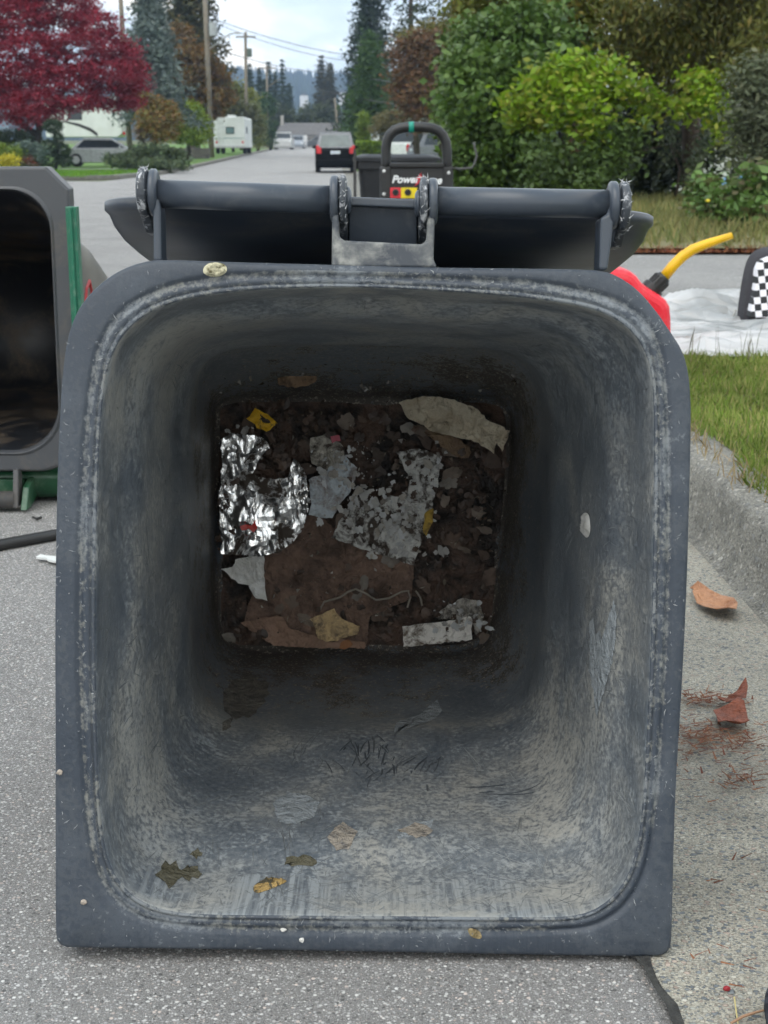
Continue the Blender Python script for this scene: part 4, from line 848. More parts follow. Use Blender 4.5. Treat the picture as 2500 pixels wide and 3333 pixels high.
def film():
    m, nt, b = base_mat("white_film", .18); o = nd(nt, 'ShaderNodeTexCoord').outputs['Object']
    nt.links.new(ramp(nt, nz(nt, o, 3, 4), [(.38, (.46, .475, .48)), (.46, (.63, .64, .645)), (.54, (.70, .70, .705)), (.7, (.76, .76, .765))]), b.inputs['Base Color'])
    bp = nd(nt, 'ShaderNodeBump', {'Strength': .9, 'Distance': .05, 'Height': vor(nt, nd(nt, 'ShaderNodeVectorMath', {0: mapping(nt, o, (.8, 2.4, 1), rot=(0, 0, .35)), 1: nd(nt, 'ShaderNodeVectorMath', {0: nd(nt, 'ShaderNodeTexNoise', {'Vector': o, 'Scale': 3.0}).outputs['Color'], 3: .5}, operation='SCALE').outputs[0]}, operation='ADD').outputs[0], 6.5, 'DISTANCE_TO_EDGE')}); nt.links.new(bp.outputs[0], b.inputs['Normal'])
    t = nd(nt, 'ShaderNodeBsdfTranslucent', {'Color': (.8, .8, .8, 1)}); mx = nd(nt, 'ShaderNodeMixShader', {0: .3, 1: b.outputs[0], 2: t.outputs[0]}); nt.links.new(mx.outputs[0], nt.nodes['Material Output'].inputs['Surface']); return m
tag(mk("plastic_sheet", e, film(), smooth=True, fix=False), "crumpled white translucent plastic sheet spread on the grass", "plastic sheet")
# backpack
YP = 5.3
BP = thing("backpack", "black school backpack with checkered front panel standing on the plastic sheet", "backpack", (at_y(2530, 1000, YP).x, YP, .19))
M_CLOTH = plain("black_cloth", (.020, .019, .023), .85, (.032, .029, .035), 14, bump=.4, bscale=120)
outl = [(2391, 1085), (2398, 1018), (2410, 960), (2424, 900), (2440, 850), (2462, 822), (2492, 808), (2530, 803), (2575, 806), (2610, 822), (2632, 855), (2645, 910), (2655, 980), (2662, 1085)]
def ringbp(sc, dy):
    q = [at_y(x, y, YP) for x, y in outl]; c = sum(q, Vector())/len(q); return [Vector((c.x+(p.x-c.x)*sc, YP+dy+(p.z-c.z)*.25, c.z+(p.z-c.z)*(sc*.5+.5))) for p in q]
e = MB(); e.rings([ringbp(.62, -.122), ringbp(.86, -.108), ringbp(.97, -.08), ringbp(1.02, -.04), ringbp(1.0, .03), ringbp(.92, .07), ringbp(.8, .085)], True, True)
b_ = mk("pack_body", e, M_CLOTH, BP, smooth=True); sb = b_.modifiers.new("soft", "SUBSURF"); sb.levels = 2; sb.render_levels = 2
m, nt, b = base_mat("checker_cloth", .8); o_ = nd(nt, 'ShaderNodeTexCoord').outputs['Object']
ck = nd(nt, 'ShaderNodeTexChecker', {'Vector': mapping(nt, o_, (1, 0, 1), (.004, .5, .003), (0, radians(6), 0)), 'Scale': 42.0, 'Color1': (.72, .71, .74, 1), 'Color2': (.018, .02, .022, 1)}); nt.links.new(ck.outputs[0], b.inputs['Base Color'])
pan_o = [(2434, 1032), (2440, 1010), (2452, 962), (2462, 920), (2468, 880), (2482, 852), (2510, 838), (2545, 838), (2578, 855), (2590, 900), (2600, 960), (2606, 1032)]
q = [at_y(x, y, YP) for x, y in pan_o]; q = [at_y(x, y, YP-.14) for x, y in pan_o]; cz = sum(p.z for p in q)/len(q)
e = MB(); e.prism([Vector((p.x, YP-.140+(p.z-cz)*.25, p.z)) for p in q], (0, .06, 0)); mk("checkered_pocket", e, m, BP, bevel=.006)
e = MB(); zp = [at_y(x, y, YP) for x, y in ((2402, 1050), (2413, 985), (2428, 915), (2445, 862), (2468, 832), (2500, 819))]; e.tube([Vector((p.x+.004, YP-.06+(p.z-cz)*.25, p.z)) for p in zp], .004, 6); mk("zip", e, plain("zip_black", (.01, .01, .01), .5), BP)
e = MB(); e.tube([at_y(2395, 1010, YP-.09), at_y(2390, 1022, YP-.1), at_y(2384, 1030, YP-.1)], .004, 6); mk("zip_pull", e, plain("pull", (.3, .3, .28), .4), BP)

# ------------------------------------------------------------------ leaves, twigs and litter in the gutter
def leafmesh(name, label, cat, outline_px, z, mat, curl=.02, seed=0, amp=.006):
    P = [at_z(x, y, z) for x, y in outline_px]; c = sum(P, Vector())/len(P); ext = max((p-c).length for p in P)
    mb = MB(); R = []
    for s in (1, .8, .55, .3, .08):
        R.append([c+(p-c)*s + Vector((0, 0, .002+curl*((s*(p-c).length/ext)**2)+amp*(mnoise.noise((c+(p-c)*s)*55+Vector((seed, 0, 0)))+.4))) for p in P])
    mb.rings(R, False, True); o = mk(name, mb, mat, smooth=False); sd_ = o.modifiers.new('t', 'SOLIDIFY'); sd_.thickness = .0007
    return tag(o, label, cat)
M_TAN = paper("tan_dry_leaf", (.50, .25, .13), (.33, .15, .075), 22, .4, .65)
M_RUST = paper("rust_dry_leaf", (.27, .075, .035), (.15, .045, .025), 26, .4, .65)
leafmesh("dry_leaf", "large curled tan leaf in the gutter at the foot of the kerb", "leaf", [(2252, 1952), (2272, 1938), (2318, 1946), (2350, 1956), (2388, 1964), (2400, 1985), (2396, 2010), (2368, 2016), (2330, 2008), (2295, 1990), (2268, 1972)], .012, M_TAN, .016, 1)
leafmesh("dry_leaf", "thin tan leaf tucked against the bin above the large tan leaf", "leaf", [(2244, 1930), (2270, 1920), (2300, 1926), (2314, 1936), (2290, 1940), (2262, 1938)], .012, M_TAN, .008, 2)
leafmesh("dry_leaf", "pointed rust red leaf with toothed edge in the gutter", "leaf", [(2320, 2332), (2340, 2322), (2370, 2318), (2400, 2304), (2420, 2312), (2428, 2330), (2434, 2352), (2438, 2385), (2418, 2378), (2395, 2390), (2360, 2380), (2335, 2376), (2330, 2350)], .012, M_RUST, .014, 3)
leafmesh("dry_leaf", "narrow torn rust red leaf above the toothed leaf", "leaf", [(2330, 2290), (2362, 2280), (2398, 2268), (2425, 2254), (2432, 2268), (2428, 2290), (2400, 2294), (2365, 2300), (2335, 2304)], .012, M_RUST, .018, 4)
def litter(name, label, spots, n, mat, L=(.006, .020), z=.012):
    vs = []; fs = []
    for (cx_, cy_, rx, ry, wgt) in spots:
        for _ in range(int(n*wgt)):
            p = at_z(cx_+random.gauss(0, rx), cy_+random.gauss(0, ry), z)
            a = random.uniform(-.6, .6)+(pi/2 if random.random() < .25 else 0); l = random.uniform(*L); d = Vector((cos(a), sin(a), random.uniform(-.1, .25)))*l; w_ = Vector((-sin(a), cos(a), 0))*random.uniform(.0006, .0018)
            p.z += random.uniform(0, .006); o = len(vs); vs += [p-w_, p+w_, p+d+w_*.4, p+d-w_*.4]; fs.append((o, o+1, o+2, o+3))
    mb = MB(); mb.add(vs, fs); return tag(mk(name, mb, mat, fix=False), label, "litter", kind='stuff')
M_NEEDLE = leaf_mat("red_needles", [(.22, .07, .035), (.13, .045, .025), (.30, .13, .06), (.09, .04, .025)], .8, .05)
litter("needle_litter", "scattered reddish brown needles and leaf crumbs in the gutter", [(2270, 2282, 45, 10, .7), (2340, 2278, 50, 10, .4), (2300, 2400, 60, 22, .7), (2390, 2415, 60, 20, .6), (2250, 2390, 30, 30, .5), (2400, 2545, 40, 18, .35), (2370, 2440, 110, 60, .6)], 120, M_NEEDLE)
litter("needle_litter", "few stray needles and straw bits over the gutter", [(2380, 2800, 80, 250, 1), (2360, 3150, 70, 80, .5)], 18, M_NEEDLE, (.006, .016))
e = MB(); e.tube([at_z(x, y, .012) for x, y in ((2380, 3330), (2420, 3308), (2460, 3295), (2500, 3285))], [.0012, .0014, .0012, .001], 6)
tag(mk("twig", e, plain("twig_tan", (.42, .25, .15), .8)), "thin tan twig in the lower right corner", "twig")
e = MB(); e.tube([at_z(x, y, .011) for x, y in ((2390, 3245), (2396, 3290), (2402, 3330))], .0007, 5)
tag(mk("straw", e, plain("straw_yellow", (.6, .5, .22), .8)), "single pale straw lying on the gutter", "straw")
e = MB(); p = at_z(2365, 3220, .007); e.ico(p+Vector((0, .0, .001)), (.0035, .003, .0025), 2, .3, 2)
tag(mk("red_bud", e, plain("bud_red", (.35, .02, .03), .6), smooth=True), "tiny red bud on the gutter concrete", "bud")
# toe of a dark knitted shoe, lower right corner
sc_ = at_z(2530, 3365, 0); e = MB(); e.ico(sc_+Vector((.03, -.03, .030)), (.048, .075, .034), 3); e.ico(sc_+Vector((.045, -.13, .045)), (.045, .11, .048), 3); SH = thing("shoe", "toe of a dark blue knitted shoe at the lower right corner", "shoe", (sc_.x+.03, sc_.y-.03, 0))
m, nt, b = base_mat("knit", .9); o_ = nd(nt, 'ShaderNodeTexCoord').outputs['Object']; wv_ = nd(nt, 'ShaderNodeTexWave', {'Vector': o_, 'Scale': 90.0, 'Distortion': 1.5}); nt.links.new(ramp(nt, wv_.outputs[1], [(.3, (.010, .012, .02)), (.7, (.04, .045, .06))]), b.inputs['Base Color'])
mk("upper", e, m, SH, smooth=True); e = MB(); e.rings([[(sc_.x+.04+cos(2*pi*k/40)*.052*s_, sc_.y-.095+sin(2*pi*k/40)*.145*s_, z) for k in range(40)] for z, s_ in ((.004, .97), (.012, 1), (.02, .99))], True, True); mk("sole", e, plain("sole", (.05, .05, .05), .7), SH)
e = MB(); P = [at_z(x, y, .006) for x, y in ((118, 1818), (132, 1810), (150, 1814), (178, 1816), (205, 1820), (210, 1834), (176, 1832), (158, 1828), (150, 1822), (128, 1820))]; e.prism(P, (0, 0, .004)); tag(mk("plastic_scrap", e, plain("white_scrap", (.8, .82, .8), .4)), "white plastic scrap on the road beside the left rim", "scrap")
e = MB(); e.tube([at_z(x, y, .006) for x, y in ((108, 1684), (120, 1689), (134, 1684))], .003, 6); tag(mk("twig", e, plain("twig_black", (.03, .03, .03), .8)), "short black twig on the road above the hose", "twig")

# ------------------------------------------------------------------ grass
def blades(name, label, pts, L, mat, wd=.0022, lean=.5, kind='stuff'):
    n = len(pts); a = rng.uniform(0, 2*pi, n); l = rng.uniform(L[0], L[1], n); w_ = rng.uniform(.6, 1.2, n)*wd; ln = rng.uniform(.1, 1, n)*lean; b_ = rng.uniform(0, 2*pi, n)
    d = np.stack([np.cos(a)*ln*l, np.sin(a)*ln*l, l*np.sqrt(np.maximum(.05, 1-ln**2))], 1); s = np.stack([np.cos(b_)*w_, np.sin(b_)*w_, 0*w_], 1)
    mid = pts+d*np.array([.42, .42, .6]); V_ = np.stack([pts-s, pts+s, mid+s*.8, pts+d, mid-s*.8], 1).reshape(-1, 3)
    me = bpy.data.meshes.new(name); me.vertices.add(n*5); me.vertices.foreach_set('co', V_.ravel()); me.loops.add(n*5); me.loops.foreach_set('vertex_index', np.arange(n*5)); me.polygons.add(n); me.polygons.foreach_set('loop_start', np.arange(n)*5); me.update(calc_edges=True); me.validate()
    me.materials.append(mat); o = bpy.data.objects.new(name, me); COL.objects.link(o); return tag(o, label, "grass", kind=kind)
M_G1 = leaf_mat("grass_blades", [(.16, .26, .035), (.24, .34, .06), (.12, .20, .03), (.38, .37, .13), (.20, .29, .05), (.46, .38, .17)], .6, .3, 4, .5)
M_G2 = leaf_mat("verge_blades", [(.16, .19, .06), (.28, .26, .10), (.12, .17, .05), (.36, .30, .13), (.22, .25, .08)], .7, .25, 1.5, .5)
n = 52000; yy_ = rng.uniform(1.9, 4.42, n); xx_ = KE_ = .262-.033*yy_+.548+.03*np.sin(yy_*9)+np.abs(rng.normal(0, 1, n))*.0+rng.uniform(0, 1.35, n)
blades("grass", "short green lawn grass mixed with dry blades beside the kerb", np.stack([xx_, yy_, np.full(n, .124)], 1), (.018, .045), M_G1, .0017, .75)
n = 420; yy_ = rng.uniform(1.9, 4.6, n); blades("dry_grass_fringe", "dry straw fringe hanging over the kerb edge", np.stack([.262-.033*yy_+.53+rng.normal(0, .018, n), yy_, np.full(n, .131)], 1), (.02, .06), leaf_mat("straw_blades", [(.42, .35, .18), (.32, .22, .11), (.5, .42, .24)], .8, .2), .0013, .97)
n = 30; bp_ = np.stack([rng.uniform(.75, 1.3, n), rng.uniform(4.2, 4.45, n), np.full(n, .125)], 1); blades("seed_stalks", "thin plantain seed stalks standing before the plastic sheet", bp_, (.07, .14), plain("stalk", (.16, .15, .09), .8), .0014, .25)
n = 26000; yy_ = rng.uniform(9.85, 21, n)**1.0; xx_ = rng.uniform(-.2, 7, n); blades("verge_grass", "rough dry grass on the verge below the bushes", np.stack([xx_, yy_, np.full(n, .128)], 1), (.05, .2), M_G2, .006, .7)
n = 9000; yy_ = 9.78+np.abs(rng.normal(0, .12, n)); xx_ = rng.uniform(.2, 7, n); vs = np.stack([xx_, yy_, np.full(n, .10)], 1); blades("leaf_litter", "red brown leaf litter along the far edge of the driveway", vs, (.02, .05), M_NEEDLE, .008, .98)
n = 7; vs = np.stack([rng.uniform(1.6, 3.4, n), rng.uniform(11, 15, n), rng.uniform(.25, .4, n)], 1)
mb = MB()
for p in vs: mb.ico(p, (.022, .022, .014), 1)
tag(mk("dandelions", mb, plain("dandelion_yellow", (.75, .6, .03), .7)), "scattered yellow dandelions in the verge grass", "flowers", kind='stuff')
n = 30000; yy_ = rng.uniform(44, 60, n); xx_ = rng.uniform(-24, -9.2, n); keep = xx_ < (.262-.033*yy_-7.5); blades("front_lawn_grass", "bright green mown grass of the lawn across the side street", np.stack([xx_, yy_, np.full(n, .1)], 1)[keep], (.05, .12), leaf_mat("mown_blades", [(.10, .26, .02), (.15, .32, .03), (.09, .20, .02), (.20, .33, .06)], .6, .3, .5), .02, .6)

# ------------------------------------------------------------------ plants
def leaf_obj(name, C, size, mat, parent, up=0.0, asp=.5, jit=.35):
    C = np.asarray(C, float); n = len(C); o = np.array(parent.location) if parent else np.zeros(3)
    d = rng.normal(size=(n, 3)); d[:, 2] = d[:, 2]*.6+up; d /= np.linalg.norm(d, axis=1)[:, None]
    q = rng.normal(size=(n, 3)); s = np.cross(d, q); s /= np.linalg.norm(s, axis=1)[:, None]
    l = (size*rng.uniform(1-jit, 1+jit, n)*rng.choice([.65, 1, 1, 1.3], n))[:, None]; C = C-o
    V_ = np.stack([C-d*l*.5, C+s*l*asp*.5-d*l*.05, C+d*l*.5, C-s*l*asp*.5-d*l*.05], 1).reshape(-1, 3)
    me = bpy.data.meshes.new(name); me.vertices.add(n*4); me.vertices.foreach_set('co', V_.ravel()); me.loops.add(n*4); me.loops.foreach_set('vertex_index', np.arange(n*4)); me.polygons.add(n); me.polygons.foreach_set('loop_start', np.arange(n)*4); me.update(calc_edges=True); me.validate()
    me.materials.append(mat); ob = bpy.data.objects.new(name, me); COL.objects.link(ob)
    if parent: ob.parent = parent
    return ob
def cloud(blobs, n, clump=.25, flat=.6, inner=.55, per=40):
    out = []; vol = np.array([b[1][0]*b[1][2]+b[1][0]*b[1][1]*.3 for b in blobs]); vol = vol/vol.sum()
    for (c, r), f in zip(blobs, vol):
        m_ = max(4, int(n*f/per)); d = rng.normal(size=(m_, 3)); d /= np.linalg.norm(d, axis=1)[:, None]
        k = d*rng.uniform(inner, 1, (m_, 1))*np.array(r)+np.array(c)
        p = np.repeat(k, per, 0)+rng.normal(size=(m_*per, 3))*clump*np.array([1, 1, flat]); out.append(p)
    return np.concatenate(out)
def blob(px, py, Y, rx, ry, rd=None):
    c = at_y(px, py, Y); s = Y/F*1.0; return ((c.x, c.y, c.z), (rx*s, (rd if rd else (rx+ry)/2)*s, ry*s))
M_BARK = plain("bark", (.085, .06, .045), .9, (.045, .035, .028), 9, bump=.6, bscale=30)
M_BARK2 = plain("red_bark", (.16, .085, .055), .9, (.09, .05, .035), 9, bump=.6, bscale=30)
M_BARKD = plain("dark_bark", (.03, .026, .022), .9, (.02, .017, .015), 9, bump=.6, bscale=30)
def trunk(root, pts, r, mat, name="trunk"):
    e = MB(); n = len(pts); e.tube(pts, [r[0]+(r[1]-r[0])*i/(n-1) for i in range(n)], 8); return e
def tree(name, label, cat, base, blobs, n, size, mat, clump=.25, trunks=None, tr=(.15, .05), bark=None, group=None, flat=.6, inner=.5, per=40, up=0.0, asp=.5):
    t = thing(name, label, cat, base, 0, group)
    leaf_obj("crown", cloud(blobs, n, clump, flat, inner, per), size, mat, t, up, asp)
    e = MB(); B = Vector(base)
    if trunks is None: trunks = [[B, B.lerp(Vector(blobs[0][0]), .6)+Vector((.1, 0, 0)), Vector(blobs[0][0])]]
    for pts in trunks: e.tube(pts, [tr[0]+(tr[1]-tr[0])*i/(len(pts)-1) for i in range(len(pts))], 8)
    for c, r in blobs[:14]:
        c = Vector(c); s0 = Vector(trunks[0][-1]); mid = s0.lerp(c, .5)+Vector((0, 0, .08*(c-s0).length)); e.tube([s0, mid, c], [tr[1], tr[1]*.6, tr[1]*.25], 5)
    mk("trunk", e, bark or M_BARK, t, smooth=True); return t
def conifer(name, label, base, h, R, mat, n=9000, size=.3, droop=.35, lev=26, bark=None, group=None, bare=.06, open_=0.0, cat="tree", pw=.85):
    t = thing(name, label, cat, base, 0, group); B = np.array(base); out = []
    per = max(4, n//(lev*11))
    for i in range(lev):
        f = i/(lev-1); z = h*(bare+(1-bare)*f); rr = R*((1-f)**pw)*random.uniform(.75, 1.12)+.02*R
        nb = max(5, int(13*(1-f*.5)))
        for k in range(nb):
            if random.random() < open_: continue
            a = 2*pi*(k+random.random()*.8)/nb; rl = rr*random.uniform(.6, 1.15); m_ = max(3, int(per*(.3+rl/R)*1.6)); u = rng.uniform(.12, 1, m_)**.7
            p = np.stack([np.cos(a)*rl*u, np.sin(a)*rl*u, z-droop*rl*u**1.6+.12*rl*u**3], 1)
            p += rng.normal(size=(m_, 3))*np.array([.10, .10, .07])*R*(.5+.6*u[:, None]); out.append(p)
    leaf_obj("crown", np.concatenate(out)+B, size, mat, t, -.25, .34)
    e = MB(); bx_ = Vector(base); e.tube([bx_, bx_+Vector((0, 0, h*.5)), bx_+Vector((0, 0, h*.97))], [h*.018, h*.011, h*.002], 8)
    for i in range(0, lev, 2):
        f = i/(lev-1); z = h*(bare+(1-bare)*f); a = random.uniform(0, 6.3); rl = R*((1-f)**pw)*.8; p0 = bx_+Vector((0, 0, z)); e.tube([p0, p0+Vector((cos(a)*rl, sin(a)*rl, -droop*rl*.5))], [h*.004, h*.001], 5)
    mk("trunk", e, bark or M_BARK, t); return t
def gpt(px, Y, x=None):
    xx = at_y(px, 500, Y).x; return (xx, Y, gz(xx, Y))

# --- left side
L_RED = leaf_mat("maple_red", [(.24, .016, .032), (.36, .026, .050), (.14, .012, .024), (.30, .04, .06), (.19, .014, .03)], .5, .3, .7, .55)
Y = 64; mb_ = [blob(*a) for a in ((60, 60, Y, 130, 70), (190, 30, Y+1, 130, 60), (-60, 120, Y, 100, 80), (300, 80, Y, 90, 60), (360, 150, Y, 70, 60), (250, 150, Y-1, 110, 55), (110, 160, Y-1, 110, 60), (410, 200, Y, 55, 55), (440, 245, Y+.5, 40, 55), (330, 240, Y-1, 110, 55), (200, 250, Y-1.5, 120, 55), (60, 240, Y-1, 120, 60), (-60, 270, Y, 90, 80), (430, 300, Y, 35, 45), (370, 315, Y-.5, 70, 45), (260, 325, Y-1.5, 90, 40), (130, 330, Y-2, 100, 42), (20, 330, Y-1, 90, 50), (60, 385, Y-.5, 70, 30), (150, 375, Y-2, 60, 28), (420, 345, Y, 30, 25), (0, -40, Y, 160, 70), (160, -60, Y, 120, 60))]
bs = gpt(125, Y); tp = lambda px, py, Y_: at_y(px, py, Y_)
tree("japanese_maple", "wide spreading tree with dark crimson leaves on the left front lawn", "tree", bs, mb_, 85000, .125, L_RED, .20, [[Vector(bs), tp(126, 420, Y), tp(115, 360, Y), tp(140, 250, Y)], [tp(126, 440, Y), tp(60, 400, Y), tp(20, 330, Y)], [tp(124, 430, Y), tp(180, 330, Y), tp(280, 220, Y)]], (.16, .06), M_BARKD, flat=.45, per=45)
conifer("blue_spruce", "blue grey spruce behind the crimson tree", gpt(505, 82), 10.8, 2.35, leaf_mat("spruce_blue", [(.12, .16, .145), (.17, .21, .19), (.08, .11, .10), (.20, .24, .21)], .6, .1, .5, .6), 13000, .30, .55, 24, bare=.30)
conifer("cedar_tree", "tall dark olive cedar behind the blue spruce and pole", gpt(632, 104), 19, 3.1, leaf_mat("cedar_olive", [(.060, .062, .022), (.085, .078, .028), (.04, .05, .02), (.10, .08, .03)], .7, .1, .5, .6), 12000, .42, .6, 28, bare=.34)
L_RUSSET = leaf_mat("russet_leaves", [(.13, .085, .025), (.19, .095, .03), (.10, .09, .03), (.23, .12, .035), (.08, .075, .025)], .6, .25, .5, .6)
tree("russet_tree", "russet and olive autumn tree between the two utility poles", "tree", gpt(650, 98), [blob(*a) for a in ((600, 180, 98, 50, 40), (650, 200, 98, 60, 50), (700, 250, 98, 50, 40), (620, 260, 97, 60, 50), (720, 310, 98, 45, 35), (670, 330, 97, 60, 50), (610, 340, 97, 50, 50), (590, 120, 99, 40, 45))], 9000, .28, L_RUSSET, .3)
tree("orange_maple", "low orange tinted maple behind the juniper", "tree", gpt(515, 74), [blob(*a) for a in ((470, 330, 74, 35, 25), (520, 350, 74, 50, 30), (500, 390, 73, 55, 35), (555, 400, 74, 40, 45), (520, 430, 73, 55, 30))], 5000, .17, leaf_mat("orange_maple_l", [(.17, .14, .03), (.26, .12, .035), (.13, .14, .03), (.22, .16, .04)], .6, .25, .8), .2)
tree("leafy_shrub", "bright yellow green tall shrub left of the near utility pole", "shrub", gpt(615, 90), [blob(*a) for a in ((600, 350, 90, 30, 25), (625, 370, 90, 35, 40), (590, 420, 89, 45, 45), (650, 420, 90, 35, 45), (620, 445, 89, 55, 30))], 7000, .17, leaf_mat("lime_shrub", [(.19, .26, .02), (.26, .31, .03), (.12, .21, .02), (.15, .23, .02)], .6, .3, .7), .22)
tree("round_shrub", "round dusty pink shrub beside the base of the left pole", "shrub", gpt(462, 74), [blob(462, 430, 74, 25, 32)], 1800, .10, leaf_mat("pink_shrub", [(.27, .20, .16), (.20, .17, .12), (.32, .22, .18)], .7, .1, 2), .1, per=20)
tree("juniper", "wide low spreading green juniper on the front lawn", "shrub", (at_y(480, 500, 61).x, 61, .1), [blob(*a) for a in ((380, 520, 61, 45, 18), (440, 512, 61, 60, 26), (510, 505, 61, 60, 36), (570, 515, 61, 45, 30), (480, 535, 60, 110, 16), (600, 535, 60.5, 25, 16), (450, 478, 61.5, 20, 14))], 9000, .15, leaf_mat("juniper_green", [(.065, .10, .045), (.10, .14, .065), (.045, .07, .035), (.13, .16, .07)], .7, .1, 1.2, .7), .12, per=30, up=.5, asp=.35)
to = thing("topiary", "dark green topiary with stacked clipped balls", "shrub", (at_y(190, 500, 60).x, 60, .1))
leaf_obj("foliage", np.concatenate([cloud([blob(*a)], n_, .05, .8, .9, 20) for a, n_ in (((172, 412, 60, 28, 20), 2600), ((190, 455, 60, 14, 22), 1200), ((160, 478, 60, 30, 20), 2200), ((205, 490, 60, 26, 18), 1800), ((165, 520, 60, 34, 22), 2500), ((215, 525, 60, 22, 16), 1200))]), .07, leaf_mat("topiary_green", [(.035, .06, .03), (.055, .085, .04), (.025, .045, .025)], .6, .1, 1.5), to)
e = MB(); e.tube([(to.location.x-.15, 60, .1), at_y(190, 470, 60), at_y(172, 420, 60)], [.07, .06, .04], 8); mk("stem", e, M_BARKD, to)
for a, n_, cols, lb, sz in (((20, 500, 57, 55, 32), 2600, [(.17, .24, .02), (.11, .18, .02), (.22, .27, .03)], "lime green low shrub at the far left edge", .09), ((95, 500, 58, 50, 38), 2800, [(.10, .15, .12), (.14, .19, .16), (.07, .11, .09)], "feathery blue green shrub left of the topiary", .12), ((28, 525, 55, 32, 18), 1400, [(.60, .48, .02), (.45, .42, .03), (.70, .55, .03)], "small bright yellow flowering shrub above the second bin", .07), ((95, 528, 56, 18, 14), 700, [(.20, .05, .03), (.13, .05, .03)], "small rust red shrub beside the blue green shrub", .06), ((50, 450, 66, 90, 28), 3000, [(.03, .05, .025), (.05, .07, .03)], "dark hedge like shrub under the crimson tree", .12), ((55, 540, 56, 75, 16), 1800, [(.05, .08, .03), (.09, .11, .04), (.07, .06, .03)], "low mixed ground shrub behind the second bin", .08)):
    c, r = blob(*a); tree("garden_shrub", lb, "shrub", (c[0], c[1], .08), [(c, r)], n_, sz, leaf_mat("shrub_"+lb[:5]+str(n_), cols, .6, .2, 1.5), .12, per=25, tr=(.04, .02))
tree("drooping_tree", "grey green drooping tree behind the white motorhome", "tree", gpt(760, 128), [blob(*a) for a in ((740, 345, 128, 45, 35), (780, 370, 128, 55, 45), (720, 390, 127, 45, 50), (820, 420, 128, 40, 45), (760, 430, 127, 60, 40))], 7000, .26, leaf_mat("grey_green", [(.10, .10, .045), (.14, .14, .06), (.07, .08, .035), (.16, .17, .06)], .6, .2, .5), .3)
tree("yellow_green_tree", "small yellow green tree rising above the drooping tree", "tree", gpt(785, 142), [blob(*a) for a in ((770, 300, 142, 35, 28), (800, 320, 142, 40, 30), (755, 330, 142, 30, 30))], 4000, .28, leaf_mat("yel_green", [(.17, .18, .03), (.21, .21, .04), (.12, .15, .03)], .6, .25, .5), .3)
tree("roadside_shrub", "light olive shrub on the left verge beyond the motorhome", "shrub", gpt(840, 136), [blob(*a) for a in ((835, 400, 136, 25, 40), (845, 450, 135, 22, 32), (825, 360, 137, 20, 30))], 3500, .2, leaf_mat("light_olive", [(.17, .19, .05), (.21, .22, .07), (.12, .15, .04)], .6, .25, .5), .25)
tree("thuja_hedge", "dark green clipped thuja column left of the pale pickup", "shrub", gpt(880, 150), [blob(*a) for a in ((880, 440, 150, 18, 40), (878, 410, 150, 12, 30), (865, 345, 158, 32, 45), (860, 390, 157, 22, 40))], 4500, .22, leaf_mat("thuja_dk", [(.03, .07, .025), (.05, .10, .03), (.025, .05, .02)], .6, .1, .5), .2)
G_FIR = leaf_mat("far_fir", [(.030, .052, .032), (.045, .068, .04), (.02, .038, .025), (.055, .075, .04)], .7, .05, .3, .5)
for i, (px, py, Yc, wpx) in enumerate(((818, 215, 205, 34), (848, 228, 215, 30), (880, 205, 230, 30), (924, 198, 225, 30), (900, 240, 245, 38), (945, 275, 240, 34), (865, 262, 200, 36))):
    b0 = gpt(px, Yc); top = at_y(px, py, Yc).z; rel = ("leftmost", "second from the left", "slim pointed", "tallest right hand", "broad middle", "lowest rightmost", "dark front")[i]
    conifer("fir_tree", rel+" fir in the far clump left of the end house", b0, top-b0[2], wpx*Yc/F*1.05, G_FIR, 2600, .55, .4, 20, group="firs beyond the left side of the street")
G_FIR2 = leaf_mat("far_fir_brown", [(.055, .058, .035), (.075, .07, .042), (.035, .045, .028)], .7, .05, .3, .5)
for px, py, Yc, wpx, lb in ((1048, 186, 235, 34, "pointed fir on the left of the pair behind the end house"), (1076, 212, 228, 38, "broad brownish fir on the right of the pair behind the end house")):
    b0 = gpt(px, Yc); top = at_y(px, py, Yc).z; conifer("fir_tree", lb, b0, top-b0[2], wpx*Yc/F*1.15, G_FIR2, 4200, .55, .4, 22, pw=.6)
for a, lb in (((1015, 375, 205, 35, 50), "dull green rounded tree right behind the end house roof"), ((1060, 385, 200, 40, 45), "olive rounded tree beside the dull green one behind the roof"), ((925, 380, 210, 45, 45), "dark rounded tree left behind the end house roof"), ((1130, 400, 200, 30, 40), "dark bushy tree beside the right end of the house")):
    c, r = blob(*a); tree("garden_tree", lb, "tree", (c[0], c[1], gz(c[0], c[1])), [(c, r), ((c[0], c[1], c[2]-r[2]*.6), (r[0]*1.1, r[1], r[2]*.7))], 3000, .4, leaf_mat("gt"+lb[:6], [(.06, .085, .035), (.09, .11, .045), (.045, .06, .03)], .6, .15, .3), .5)

